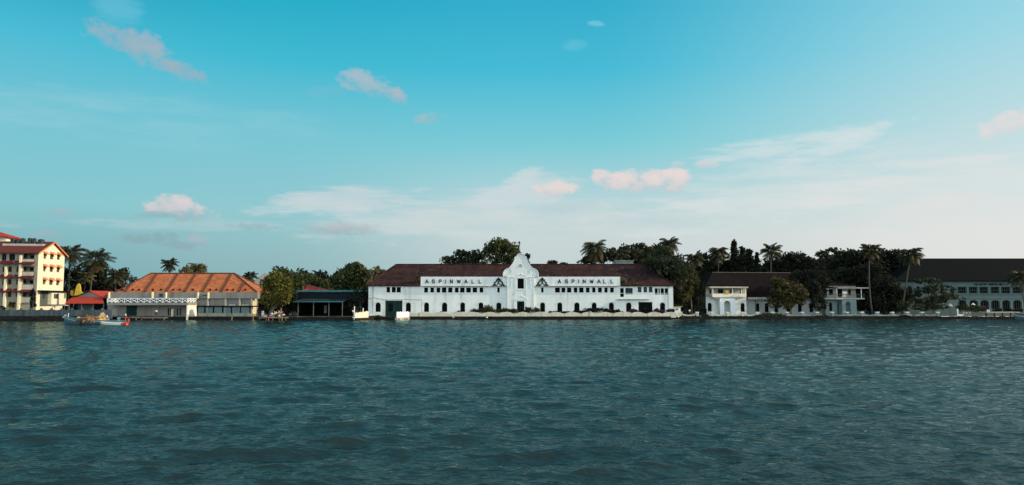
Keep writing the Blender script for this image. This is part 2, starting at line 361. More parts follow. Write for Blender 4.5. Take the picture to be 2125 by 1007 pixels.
# ------------------------------------------------------------------ plants
def quads_object(name, Q, m, parent=None, loc=None):
    n = len(Q); me = bpy.data.meshes.new(name)
    me.vertices.add(n * 4); me.vertices.foreach_set('co', np.ascontiguousarray(Q, dtype=np.float32).ravel())
    me.loops.add(n * 4); me.loops.foreach_set('vertex_index', np.arange(n * 4, dtype=np.int32))
    me.polygons.add(n); me.polygons.foreach_set('loop_start', np.arange(0, n * 4, 4, dtype=np.int32))
    me.update(); me.validate()
    return link(name, me, m, parent, loc)
def unit(rng, n):
    v = rng.normal(size=(n, 3)); return v / np.linalg.norm(v, axis=1)[:, None]
def leaf_quads(C, size, rng, aspect=.5):
    n = len(C); a = unit(rng, n); b = np.cross(a, unit(rng, n)); b /= np.linalg.norm(b, axis=1)[:, None] + 1e-9
    L = size * rng.uniform(.6, 1.3, n)[:, None]
    return np.stack([C - a * L, C + b * L * aspect, C + a * L, C - b * L * aspect], axis=1)
def crown_quads(lobes, leaf, dens, rng, gaps=.0):
    out = []
    for c, r in lobes:
        c, r = np.array(c, float), np.array(r, float); rm = float(np.cbrt(r.prod()))
        k = max(7, int(10 + rm * 2.6))
        d = unit(rng, k); d[:, 2] = np.where(d[:, 2] < -.55, -d[:, 2], d[:, 2])
        sc = c + d * r * rng.uniform(.5, .92, (k, 1)); sr = r * rng.uniform(.22, .46, (k, 1)) if gaps else r * rng.uniform(.28, .52, (k, 1))
        for p, q in zip(sc, sr):
            n = max(12, int(dens * 5.2 * (np.cbrt(q.prod()) / leaf) ** 2))
            out.append(p + unit(rng, n) * q * np.cbrt(rng.uniform(.12, 1.2, (n, 1))))
        if not gaps:
            n = int(dens * 3.0 * (rm / leaf) ** 2); out.append(c + unit(rng, n) * r * np.cbrt(rng.uniform(0, .55, (n, 1))))
    return leaf_quads(np.concatenate(out), leaf, rng)
seed_no = [100]
def rng_():
    seed_no[0] += 1; return np.random.default_rng(seed_no[0])
def tree(label, lobes, Y, base, leaf=.5, m='leaf_dark', group=None, name='broadleaf_tree', dens=1.0, tr=.28, depth=.85, gaps=0, cat='tree', gz=GZ, bark='bark'):
    rng = rng_(); b = W(base, 640, Y); o = Vector((b.x, Y, gz)); px2m = Y / FPX
    t = thing(name, label, cat, o, 0, group); L = []
    for l in lobes:
        p = W(l[0], l[1], Y) - o; p.y += (l[4] if len(l) > 4 else rng.uniform(-.25, .25) * l[2] * px2m)
        L.append((p, (l[2] * px2m * .96, min(l[2], l[3] * 1.5) * px2m * depth, l[3] * px2m * .96)))
    quads_object('crown', crown_quads(L, leaf, dens, rng, gaps), m, t)
    tk = MB(); main = max(L, key=lambda q: q[1][0] * q[1][2])[0]; fork = Vector((main.x * .5, main.y * .5, max(main.z * .45, .5)))
    tk.tube([(0, 0, -.1), Vector((main.x * .15, 0, fork.z * .5)), fork, (fork + main) / 2 + Vector((rng.uniform(-.3, .3), 0, 0)), main], [tr * 1.25, tr, tr * .8, tr * .6, tr * .3], 8)
    for p, r in L:
        for k in range(3 if gaps else 2):
            e = p + Vector((rng.uniform(-.7, .7) * r[0], rng.uniform(-.5, .5) * r[1], rng.uniform(-.1, .75) * r[2]))
            mid = fork.lerp(e, .5) + Vector((0, 0, -.06 * (e - fork).length))
            tk.tube([fork, mid, e], [tr * .5, tr * .32, tr * .1], 6)
    tk.build('trunk', bark, t, smooth=True)
    return t
def column_tree(label, px, ytop, ybot, w, Y, m='leaf_black', group=None):
    n = max(3, int((ybot - ytop) / (w * .55))); lobes = []
    for k in range(n):
        f = k / (n - 1); ww = w * (.38 + .30 * math.sin(min(1, f * 1.6) * 1.5)) + random.uniform(-1, 1) * .06 * w
        lobes.append((px + random.uniform(-.08, .08) * w, ytop + w * .3 + (ybot - ytop) * f, ww, w * .62, 0))
    return tree(label, lobes, Y, px, .42, m, group, 'columnar_tree', 1.2, .15)
def frond_quads(base, az, e0, droop, L, rng, nl=25, wl=.16, ll=.31):
    h = np.array([math.cos(az), math.sin(az), 0]); side = np.array([-math.sin(az), math.cos(az), 0]); p = np.array(base, float)
    out = []; st = L / nl; twist = rng.uniform(-.25, .25)
    for i in range(nl):
        t = i / (nl - 1); e = e0 - droop * t ** 1.3; d = h * math.cos(e) + np.array([0, 0, 1]) * math.sin(e); up = -h * math.sin(e) + np.array([0, 0, 1]) * math.cos(e)
        q = p + d * st; w = .045 * (1 - .7 * t)
        out.append([p - side * w, q - side * w * .8, q + side * w * .8, p + side * w])
        if t > .12:
            ln = L * ll * (math.sin(math.pi * min(1, .16 + t * .86)) ** .6) * rng.uniform(.8, 1.15)
            for sg in (-1, 1):
                dd = side * sg * .82 + d * .55 - up * (.30 + twist * sg) + np.array([0, 0, -.28]); dd /= np.linalg.norm(dd)
                b2 = d * wl * .5; tip = p + dd * ln + np.array([0, 0, -.10 * ln]); md = p + dd * ln * .55
                out.append([p - b2 * .5, md - b2, tip, md + b2])
        p = q
    return out
def palm(label, px, py, Y, base, rad, n=22, m='palm_leaf', group=None, dry=0, tr=.16, lean=0, droopy=1.0, gz=GZ):
    rng = rng_(); b = W(base, 640, Y); o = Vector((b.x, Y, gz)); t = thing('palm_tree', label, 'palm tree', o, 0, group)
    top = W(px, py, Y) - o; L = rad * Y / FPX * 1.12; Q = []
    n = int(n * 1.45)
    for k in range(n):
        f = (k + .5) / n; az = k * 2.39996 + rng.uniform(-.25, .25)
        e0 = R(88 - 132 * f) + rng.uniform(-.12, .12)
        Q += frond_quads(top + Vector((0, 0, .1)), az, e0, R(48 + 48 * (1 - f)) * droopy * rng.uniform(.8, 1.2), L * rng.uniform(.85, 1.1) * (.8 if f < .12 else 1), rng)
    quads_object('crown', np.array(Q), m, t)
    if dry:
        Q = []
        for k in range(dry):
            Q += frond_quads(top - Vector((0, 0, .15)), rng.uniform(0, 6.28), R(-48) + rng.uniform(-.2, .1), R(40), L * .8, rng, 16)
        quads_object('dead_frond', np.array(Q), 'palm_dry', t)
    ts = [0, .25, .5, .75, 1]; pts = [Vector((top.x * (u ** 1.5) + lean * math.sin(math.pi * u), top.y * u, -.1 + (top.z + .1) * u)) for u in ts]
    MB().tube(pts, [tr * 1.5, tr * 1.1, tr, tr * .9, tr * .8], 8).build('trunk', 'palm_bark', t, smooth=True)
    return t
def bush(label, lobes, Y, leaf=.3, m='leaf_mid', group=None, name='bush', cat='bush', dens=1.0, gz=GZ):
    rng = rng_(); b = W(lobes[0][0], 640, Y); o = Vector((b.x, Y, gz)); k = Y / FPX; L = []
    for l in lobes:
        p = W(l[0], l[1], Y) - o; p.y += rng.uniform(-.2, .2); L.append((p, (l[2] * k, max(.35, l[3] * k * .9), l[3] * k)))
    return tag(quads_object(name, crown_quads(L, leaf, dens, rng), m, None, o), label, cat, group)
def tuft(label, px, py, Y, rad, n=14, m='palm_leaf', name='fern_plant', cat='plant', group=None, gz=GZ):
    rng = rng_(); o = W(px, py, Y); L = rad * Y / FPX; Q = []
    for k in range(n): Q += frond_quads((0, 0, 0), k * 2.4 + rng.uniform(-.3, .3), R(rng.uniform(25, 82)), R(70), L * rng.uniform(.8, 1.1), rng, 9, .16, .3)
    return tag(quads_object(name, np.array(Q), m, None, o), label, cat, group)

# ------------------------------------------------------------------ people
def skin_body(name, m, verts, edges, radii, parent, root=0, sub=1):
    me = bpy.data.meshes.new(name); me.from_pydata([tuple(v) for v in verts], edges, []); me.update()
    o = link(name, me, m, parent)
    md = o.modifiers.new('skin', 'SKIN'); md.use_smooth_shade = True
    if not me.skin_vertices: me.skin_vertices.new()
    for sv, r in zip(me.skin_vertices[0].data, radii): sv.radius = (r, r) if not hasattr(r, '__len__') else r; sv.use_root = False
    me.skin_vertices[0].data[root].use_root = True
    sm = o.modifiers.new('smooth', 'SUBSURF'); sm.levels = sub; sm.render_levels = sub
    return o
POSES = {  # pelvis, chest, neck, head, (shoulder elbow wrist)xLR, (hip knee ankle toe)xLR ; x right, -y forward
 'stand': dict(pel=(0, 0, .93), chest=(0, 0, 1.28), neck=(0, 0, 1.47), head=(0, -.02, 1.62), aL=[(-.19, 0, 1.40), (-.25, .02, 1.13), (-.24, -.06, .90)], aR=[(.19, 0, 1.40), (.27, .02, 1.14), (.2, -.12, .98)],
               lL=[(-.10, 0, .90), (-.11, -.02, .48), (-.12, .02, .08), (-.13, -.16, .04)], lR=[(.10, 0, .90), (.12, -.03, .48), (.13, .02, .08), (.14, -.16, .04)]),
 'work': dict(pel=(0, .04, .93), chest=(0, -.05, 1.27), neck=(0, -.10, 1.45), head=(0, -.15, 1.58), aL=[(-.19, -.06, 1.38), (-.26, -.2, 1.16), (-.12, -.42, 1.12)], aR=[(.19, -.06, 1.38), (.26, -.22, 1.16), (.1, -.44, 1.14)],
              lL=[(-.10, .04, .90), (-.13, -.03, .48), (-.14, .04, .08), (-.15, -.14, .04)], lR=[(.10, .04, .90), (.13, -.02, .48), (.15, .06, .08), (.16, -.12, .04)]),
 'sit': dict(pel=(0, .05, .14), chest=(0, 0, .50), neck=(0, -.03, .69), head=(0, -.07, .84), aL=[(-.19, 0, .62), (-.25, -.12, .38), (-.14, -.34, .32)], aR=[(.19, 0, .62), (.25, -.12, .38), (.14, -.34, .32)],
             lL=[(-.10, 0, .13), (-.13, -.44, .16), (-.13, -.46, -.28), (-.13, -.62, -.33)], lR=[(.10, 0, .13), (.13, -.44, .16), (.13, -.46, -.28), (.13, -.62, -.33)]),
 'squat': dict(pel=(0, .16, .27), chest=(0, -.02, .60), neck=(0, -.10, .77), head=(0, -.16, .91), aL=[(-.18, -.03, .71), (-.24, -.24, .52), (-.12, -.44, .45)], aR=[(.18, -.03, .71), (.24, -.24, .52), (.12, -.44, .45)],
              lL=[(-.11, .14, .26), (-.17, -.24, .50), (-.14, .06, .08), (-.15, -.12, .04)], lR=[(.11, .14, .26), (.17, -.24, .50), (.14, .06, .08), (.15, -.12, .04)])}
def person(label, pose, loc, rz, top='cloth_white', bottom='cloth_white', group=None, cap=None, scale=1.0):
    P = POSES[pose]; t = thing('person', label, 'person', loc, rz, group); t.scale = (scale,) * 3
    V, E, RD = [], [], []
    def add(p, r, par=None):
        V.append(Vector(p)); RD.append(r)
        if par is not None: E.append((par, len(V) - 1))
        return len(V) - 1
    pel = add(P['pel'], (.15, .11)); ch = add(P['chest'], (.165, .115), pel); nk = add(P['neck'], .055, ch)
    hd = Vector(P['head']); h1 = add(hd - Vector((0, 0, .05)), (.072, .085), nk); h2 = add(hd + Vector((0, .01, .06)), (.08, .095), h1); add(hd + Vector((0, .01, .11)), .05, h2)
    for key in ('aL', 'aR'):
        s, e, w = [Vector(q) for q in P[key]]; sg = -1 if key == 'aL' else 1
        a = add(s, .06, ch); a = add(e, .042, a); a = add(w, .03, a); d = (w - e).normalized(); sd_ = Vector((sg, 0, 0)); pm = w + d * .07; pa = add(pm, (.036, .02), a)
        for k, ln in enumerate((.07, .085, .09, .08)):
            off = sd_ * (-.027 + .018 * k); f1 = add(pm + off + d * .05, .0095, pa); add(pm + off * 1.1 + d * (.05 + ln * .6) + Vector((0, 0, -.02)), .008, f1)
        th = add(w + d * .03 - sd_ * .04, .011, a); add(w + d * .075 - sd_ * .055, .009, th)
    for key in ('lL', 'lR'):
        h, k, an, to = P[key]; a = add(h, .088, pel); a = add(k, .058, a); a = add(an, .038, a); add(to, (.04, .025), a)
    skin_body('body', 'skin', V, E, RD, t)
    face = MB()
    for sx in (-.03, .03): face.tube([hd + Vector((sx, -.083, .015)), hd + Vector((sx, -.092, .015))], [.012, .008], 6)
    face.tube([hd + Vector((-.025, -.088, -.055)), hd + Vector((.025, -.088, -.055))], .006, 5); face.build('face_feature', 'hair', t)
    nose = MB().tube([hd + Vector((0, -.085, .01)), hd + Vector((0, -.112, -.02)), hd + Vector((0, -.085, -.032))], [.008, .015, .01], 6)
    for sx in (-1, 1): nose.tube([hd + Vector((sx * .078, .005, .03)), hd + Vector((sx * .09, .015, 0)), hd + Vector((sx * .076, .005, -.03))], [.008, .014, .008], 5)
    nose.build('nose_and_ears', 'skin', t)
    hp = [(0, .02, .03, .098), (0, .02, .07, .096), (0, .015, .115, .07), (0, .01, .135, .02)]
    MB().tube([hd + Vector(q[:3]) for q in hp], [q[3] for q in hp], 10).build('cap' if cap else 'hair', cap or 'hair', t, smooth=True)
    v, e, r = [Vector(P['pel']) + Vector((0, 0, .05)), Vector(P['chest']), Vector(P['neck']) - Vector((0, 0, .05))], [(0, 1), (1, 2)], [(.172, .135), (.19, .14), .085]
    for key in ('aL', 'aR'):
        s_, e_, w_ = [Vector(q) for q in P[key]]; i = len(v); v += [s_, s_.lerp(e_, .85)]; r += [.08, .064]; e += [(1, i), (i, i + 1)]
    skin_body('shirt', top, v, e, r, t)
    v, e, r = [Vector(P['pel'])], [], [(.175, .14)]
    for key in ('lL', 'lR'):
        h, k, an, to = [Vector(q) for q in P[key]]; i = len(v); v += [h, k, k.lerp(an, .75)]; r += [.115, .085, .07]; e += [(0, i), (i, i + 1), (i + 1, i + 2)]
    skin_body('trousers', bottom, v, e, r, t)
    return t

# ================================================================== SETTING
def X_(px, Y, py=650): return W(px, py, Y).x
QUAY = [(-600, 232, 163.0), (232, 536, 172.0), (536, 734, 168.0), (734, 1402, 175.0), (1402, 2800, 180.0)]
def build_ground():
    b = MB(); n = len(QUAY)
    xs = [-4500] + [X_(q[0], 170) for q in QUAY[1:]] + [4500]
    for i, (p, q, Y) in enumerate(QUAY):
        b.face((xs[i], Y + .25, GZ), (xs[i + 1], Y + .25, GZ), (xs[i + 1], 230, GZ), (xs[i], 230, GZ))
    b.face((-4500, 230, GZ), (4500, 230, GZ), (4500, 6000, GZ), (-4500, 6000, GZ))
    structure(b.build('ground', 'ground_soil'))
    return xs
XS = build_ground()
def build_water():
    rng = np.random.default_rng(5)
    ys = [6.0]
    while ys[-1] < 190: ys.append(ys[-1] + min(.5, max(.05, .42 * ys[-1] ** 2 / 2980)))
    ys = np.array(ys); ncol = 1100; s = np.linspace(-1, 1, ncol)
    X = s[None, :] * (15 + .80 * ys[:, None]); Y = np.repeat(ys[:, None], ncol, 1); Z = np.zeros_like(X); DX = np.zeros_like(X); DY = np.zeros_like(X)
    step = np.maximum(np.gradient(ys)[:, None], (30 + 1.6 * ys[:, None]) / ncol)
    for i in range(130):
        lam = .20 * (5.0 / .20) ** ((i + rng.uniform()) / 130); k = 2 * math.pi / lam
        th = R(-90 + 14) + rng.normal() * R(34 if lam < 2 else 24); kx, ky = k * math.cos(th), k * math.sin(th)
        slope = WAVE * (1.0 if lam < .9 else 1.6 if lam < 2.6 else .8) * rng.uniform(.5, 1.3) / math.sqrt(130) ; A = slope / k * 1.6
        fade = np.clip((lam / step - 1.3) / 1.2, 0, 1); ph = kx * X + ky * Y + rng.uniform(0, 6.28)
        gust = .75 + .25 * np.sin(X * .06 + i) * np.sin(Y * .045 + i * 2.1)
        Z += fade * gust * A * np.cos(ph); DX -= fade * gust * A * .8 * math.cos(th) * np.sin(ph); DY -= fade * gust * A * .8 * math.sin(th) * np.sin(ph)
    P = np.stack([X + DX, Y + DY, Z], 2).reshape(-1, 3); nr = len(ys)
    idx = np.arange(nr * ncol).reshape(nr, ncol)
    F = np.stack([idx[:-1, :-1], idx[:-1, 1:], idx[1:, 1:], idx[1:, :-1]], 2).reshape(-1, 4)
    # calm sheet reaching on beyond the rippled part, a little lower
    o = len(P); P = np.concatenate([P, [(-5000, -3000, -.7), (5000, -3000, -.7), (5000, 230, -.7), (-5000, 230, -.7)]]); F = np.concatenate([F, [[o, o + 1, o + 2, o + 3]]])
    me = bpy.data.meshes.new('water'); me.vertices.add(len(P)); me.vertices.foreach_set('co', P.astype(np.float32).ravel())
    me.loops.add(F.size); me.loops.foreach_set('vertex_index', F.astype(np.int32).ravel()); me.polygons.add(len(F)); me.polygons.foreach_set('loop_start', np.arange(0, F.size, 4, dtype=np.int32)); me.update()
    m = bpy.data.materials.new('water'); m.use_nodes = True; nt = m.node_tree; p = nt.nodes['Principled BSDF']; N = nt.nodes.new; Lk = nt.links.new
    p.inputs['Base Color'].default_value = (.0165, .028, .0265, 1); p.inputs['Roughness'].default_value = .09; p.inputs['IOR'].default_value = 1.33; p.inputs['Specular IOR Level'].default_value = WSPEC
    g = N('ShaderNodeNewGeometry'); h = None
    for sc, st, wt in ((1.5, (.55, 1, 1), 1.0), (4.5, (.6, 1, 1), .4), (11.0, (.7, 1, 1), .10)):
        mp = N('ShaderNodeMapping'); mp.inputs['Scale'].default_value = st; mp.inputs['Rotation'].default_value = (0, 0, R(8)); Lk(g.outputs['Position'], mp.inputs[0])
        n = N('ShaderNodeTexNoise'); n.inputs['Scale'].default_value = sc; n.inputs['Detail'].default_value = 3; Lk(mp.outputs[0], n.inputs['Vector'])
        a = N('ShaderNodeMath'); a.operation = 'MULTIPLY'; Lk(n.outputs['Fac'], a.inputs[0]); a.inputs[1].default_value = wt
        if h is None: h = a.outputs[0]
        else:
            ad = N('ShaderNodeMath'); ad.operation = 'ADD'; Lk(h, ad.inputs[0]); Lk(a.outputs[0], ad.inputs[1]); h = ad.outputs[0]
    bp = N('ShaderNodeBump'); bp.inputs['Strength'].default_value = WBUMP; bp.inputs['Distance'].default_value = .26; Lk(h, bp.inputs['Height']); Lk(bp.outputs[0], p.inputs['Normal']); p.inputs['Specular IOR Level'].default_value = 0
    gl = N('ShaderNodeBsdfGlossy'); gl.inputs['Color'].default_value = (.385, .52, .53, 1); gl.inputs['Roughness'].default_value = .06; Lk(bp.outputs[0], gl.inputs['Normal'])
    fr = N('ShaderNodeFresnel'); fr.inputs['IOR'].default_value = 1.30; Lk(bp.outputs[0], fr.inputs['Normal'])
    ms = N('ShaderNodeMixShader'); Lk(fr.outputs[0], ms.inputs[0]); Lk(p.outputs[0], ms.inputs[1]); Lk(gl.outputs[0], ms.inputs[2]); Lk(ms.outputs[0], nt.nodes['Material Output'].inputs[0])
    o = link('water', me, m, smooth=True); structure(o)
WAVE, WBUMP, WSPEC = .165, .42, .20
build_water()
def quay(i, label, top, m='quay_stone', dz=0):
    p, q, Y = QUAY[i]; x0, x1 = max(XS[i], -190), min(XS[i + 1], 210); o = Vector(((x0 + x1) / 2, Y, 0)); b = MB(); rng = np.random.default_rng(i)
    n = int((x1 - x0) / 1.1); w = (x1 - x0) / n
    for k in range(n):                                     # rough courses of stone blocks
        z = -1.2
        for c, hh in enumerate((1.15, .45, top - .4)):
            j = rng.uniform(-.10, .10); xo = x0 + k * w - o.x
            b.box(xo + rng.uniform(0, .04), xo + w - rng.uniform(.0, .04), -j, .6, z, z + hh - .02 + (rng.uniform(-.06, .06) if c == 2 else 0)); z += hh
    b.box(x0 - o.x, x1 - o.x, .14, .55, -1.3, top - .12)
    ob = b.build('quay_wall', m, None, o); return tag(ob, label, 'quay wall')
quay(0, 'dark stone quay below the yellow hotel and its grey wall', 1.1)
quay(1, 'dark stone footing along the water below the orange roofed warehouse', .8)
quay(2, 'black stone water edge in front of the dark open shed', .8)
quay(3, 'long dark stone quay below the wavy cream garden wall of the white warehouse', .74)
quay(4, 'dark rubble quay below the white swagged balustrade on the far side', .70)

# ================================================================== HOTEL
def build_hotel():
    rz = R(8); loc = W(73.5, 655, 178); loc.z = GZ
    t = thing('hotel_building', 'cream four storey hotel with red tiled roof, balconies and red awnings', 'building', loc, rz)
    F = Fr(loc, rz); G = Fr(loc, rz + R(90))               # G: x runs back along the gable wall
    ze = F.z(522.5, 73); D = G.x(133, 560); Wd = 24.0
    zr = G.z(504.5, 112); yr = D / 2
    # gable wall (faces the sun) in its own turned frame
    g = bpy.data.objects.new('gable_wall', None)
    def side(name, mb, m, parent=t):
        o = mb.build(name, m, parent); o.matrix_local = Matrix.Rotation(R(90), 4, 'Z'); return o
    holes = []; rows = [(525.5, 538), (551.5, 564), (579, 591)]; cols = [(90.5, 96), (104, 111), (118.5, 124.5)]
    for r, (a, c) in enumerate(rows):
        for k, (p, q) in enumerate(cols): holes.append(G.rect(p - r * .8, a + k * .9, q - r * .8, c + k * .9))
    outer = [(0, 0), (D, 0), (D, ze), (yr, zr), (0, ze)]
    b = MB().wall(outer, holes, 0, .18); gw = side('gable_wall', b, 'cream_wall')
    for h in holes:
        o = window(t, h, 0, .18, 'frame_cream', 'glass_dark', 2, 1); o.matrix_local = Matrix.Rotation(R(90), 4, 'Z')
        xs = [p[0] for p in h]; x0, x1, zt = min(xs) - .18, max(xs) + .18, h[2][1] + .12
        a = MB(); a.add([(x0, 0, zt + .3), (x1, 0, zt + .3), (x1, -.75, zt - .32), (x0, -.75, zt - .32), (x0, 0, zt - .32), (x1, 0, zt - .32), (x0, -.75, zt - .5), (x1, -.75, zt - .5)],
                        [(0, 3, 2, 1), (0, 4, 3), (1, 2, 5), (3, 6, 7, 2)])
        side('awning', a, 'orange_awning')
    # canopy and entrance bay on the gable side
    side('canopy', MB().box(.2, D + .3, -1.6, 0, G.z(605.5, 100), G.z(603.3, 100)), 'frame_dark')
    zb0, zb1 = G.z(632, 110), G.z(605.5, 110); x0, x1 = G.x(98.5, 615), D - .2
    hb = [G.rect(103.5, 610, 115, 620.5), G.rect(125, 609, 129.5, 620)]
    side('bay_wall', MB().wall([(x0, zb0), (x1, zb0), (x1, zb1), (x0, zb1)], hb, -.9, .15).box(x0, x1, -.75, 0, zb0, zb0 + .1).box(x0, x0 + .12, -.9, 0, zb0 + .1, zb1), 'cream_wall')
    for h in hb:
        o = window(t, h, -.9, .15, 'frame_cream', 'glass_teal', 3, 1); o.matrix_local = Matrix.Rotation(R(90), 4, 'Z')
    side('dark_entrance', MB().box(G.x(83, 615), x0 - .05, -.12, 0, zb0 - .4, zb1), 'frame_grey')
    o = MB().face(*[(x, -.126, z) for x, z in G.rect(87, 609, 93, 620)]).build('pane', 'glass_teal', t); o.matrix_local = Matrix.Rotation(R(90), 4, 'Z')
    # front wall with openings
    holes, wins, balc = [], [], []
    lv = [(527, 541), (553, 565), (579.5, 591), (606, 617)]
    for i, (a, c) in enumerate(lv):
        for p, q in ((3.5, 13.2), (19, 31)) if i == 0 else ((6, 12.6), (17.5, 25)):
            h = F.rect(p - i * .6, a, q - i * .6, c); holes.append(h); wins.append(h)
        if i > 0:
            h = F.rect(34.5 - i * .5, a + .5, 40 - i * .5, c); holes.append(h); wins.append(h)
        h = F.rect(48.5 - i * .6, a, 71 - i * .9, lv[i][0] + 21.5); holes.append(h); balc.append(h)
    for dx in (-8.6, -16):                                   # bays running on outside the frame
        for h in wins[:4]: hh = [(x + dx, z) for x, z in h]; holes.append(hh); wins.append(hh) if dx else None
    wins = [w for n, w in enumerate(wins) if n < 40]
    MB().wall([(-Wd, 0), (0, 0), (0, ze), (-Wd, ze)], holes, 0, .2).box(-Wd, -.01, D - .3, D, 0, ze).box(-Wd, -Wd + .2, .3, D - .3, 0, ze).build('front_wall', 'cream_front_shaded', t)
    for h in wins: window(t, h, 0, .2, 'frame_grey', 'glass_dark', 2, 1)
    for h in balc:                                           # recessed balconies
        (xa, za), (xb, _), (_, zb), _ = h
        b = MB(); b.box(xa, xb, 1.5, 1.6, za, zb); b.box(xa, xb, .21, 1.5, za - .15, za); b.build('balcony_recess', 'cream_front_shaded', t)
        MB().box(xa + (xb - xa) * .35, xa + (xb - xa) * .75, 1.44, 1.5, za, zb - .3).build('balcony_door', 'glass_dark', t)
        zp = za + (zb - za) * .47
        pb = MB().box(xa - .05, xb + .05, -.35, -.2, za - .1, zp).build('balcony_parapet', 'pale_plaster', t)
        MB().box(xa - .05, xb + .05, -.36, -.19, zp + .16, zp + .26).build('rail', 'frame_grey', pb)
        MB().box(xa - .45, xa - .12, -.55, 0, za - .3, zb - .35).build('fin', 'cream_trim', t)
    for p in (44.2, 14.8):                                   # lit pilasters
        x = F.x(p, 580); b = MB().box(x - .35, x + .1, -.7, 0, 0, ze - (3.6 if p < 20 else 1)); b.build('pilaster', 'cream_trim', t)
    for i, y in enumerate((548.5, 575, 601.5)):              # long awnings over the next storey
        for p, q in ((3 - i, 26 - i), (31 - i * .8, 41.5 - i), (43.5 - i, 71.3 - i)):
            x0, x1, z1, z0 = F.x(p, y), F.x(q, y), F.z(y), F.z(y + 6)
            MB().add([(x0, 0, z1), (x1, 0, z1), (x1, -1.1, z0), (x0, -1.1, z0), (x0, -1.1, z0 - .15), (x1, -1.1, z0 - .15), (x0, 0, z0), (x1, 0, z0)], [(0, 3, 2, 1), (3, 4, 5, 2), (0, 6, 3), (1, 2, 7)]).build('awning', 'dark_red_awning', t)
    # roof: ridge along x
    b = MB(); e = .5
    for y0, y1, z0 in ((-.8, yr, ze - .25), (D + .8, yr, ze - .25)):
        b.add([(-Wd, y0, z0), (e, y0, z0), (e, y1, zr + .25), (-Wd, y1, zr + .25), (-Wd, y0, z0 - .2), (e, y0, z0 - .2), (e, y1, zr + .05), (-Wd, y1, zr + .05)], [(0, 1, 2, 3), (4, 7, 6, 5), (0, 4, 5, 1), (1, 5, 6, 2)])
    b.build('roof', 'hotel_roof', t)
    for s_, y0 in ((1, -.8), (-1, D + .8)):
        MB().add([(e + .01, y0, ze - .55), (e + .01, yr, zr - .05), (e + .01, yr, zr + .3), (e + .01, y0, ze - .2), (e + .12, y0, ze - .55), (e + .12, yr, zr - .05), (e + .12, yr, zr + .3), (e + .12, y0, ze - .2)],
                 [(0, 1, 2, 3), (4, 7, 6, 5), (0, 4, 5, 1), (3, 2, 6, 7), (0, 3, 7, 4)]).build('barge_board', 'orange_awning', t)
    # flat terrace let into the roof, and the stair tower at the left
    F3 = Fr(loc, rz, 4.0); z0 = F3.z(510, 40); x0, x1 = F3.x(6, 508), F3.x(91, 508)
    MB().box(x0, x1, 3.8, 11, z0 - 1.2, F3.z(506, 40)).build('terrace', 'pale_plaster', t)
    F4 = Fr(loc, rz, 9); xa, xb = F4.x(-75, 500), F4.x(12.5, 500); za, zb = zr - 1.5, F4.z(491, 8)
    MB().box(xa, xb, 9, 15, za, zb).build('stair_tower', 'cream_wall', t)
    MB().hip(xa - .9, xb + .9, 8.1, 15.9, zb, (xa + xb) / 2 - 2.5, (xa + xb) / 2 + 2.0, 12, zb + 1.35, .2).build('tower_roof', 'red_sheet', t)
    MB().box(xb, xb + .05, 11, 11.8, za + 1.8, zb - .5).build('pane', 'glass_dark', t)
    # water tanks standing on the terrace
    for k, (p, q, a, lab) in enumerate([(20, 30, 494.5, 'widest black water tank at the left end of the hotel terrace'), (31, 40, 496.5, 'black water tank second from the left on the hotel terrace'), (41, 50.5, 494, 'black water tank in the middle of the row beside the gap'),
                                   (55.5, 64, 493.5, 'tallest black water tank right of the gap on the hotel roof'), (65, 73.5, 494, 'black water tank touching the tallest tank on its right'), (76, 89, 496, 'low black water tank nearest the gable on the hotel roof')]):
        Ft = Fr(loc, rz, 4.6); xa, xb = Ft.x(p, 500), Ft.x(q, 500); zt = Ft.z(a, p); zb0 = Ft.z(506.6, p); r = (xb - xa) / 2 * 1.04
        ww = Matrix.Rotation(rz, 4, 'Z') @ Vector(((xa + xb) / 2, 4.6 + r, zb0)) + loc
        tk = thing('water_tank', lab, 'water tank', ww, 0, 'water tanks on the hotel roof'); h = zt - zb0
        prof = [(r * .97, 0)]
        for j in range(1, 6): prof += [(r * .97, h * .85 * (j - .3) / 5.5), (r, h * .85 * (j - .15) / 5.5), (r * .97, h * .85 * j / 5.5)]
        MB().lathe(prof + [(r * .97, h * .90), (r * .5, h * .97)]).build('body', 'tank_black', tk, smooth=True)
        MB().lathe([(r * .36, h * .96), (r * .36, h), (r * .1, h * 1.02)]).build('lid', 'tank_black', tk)
    return t
build_hotel()

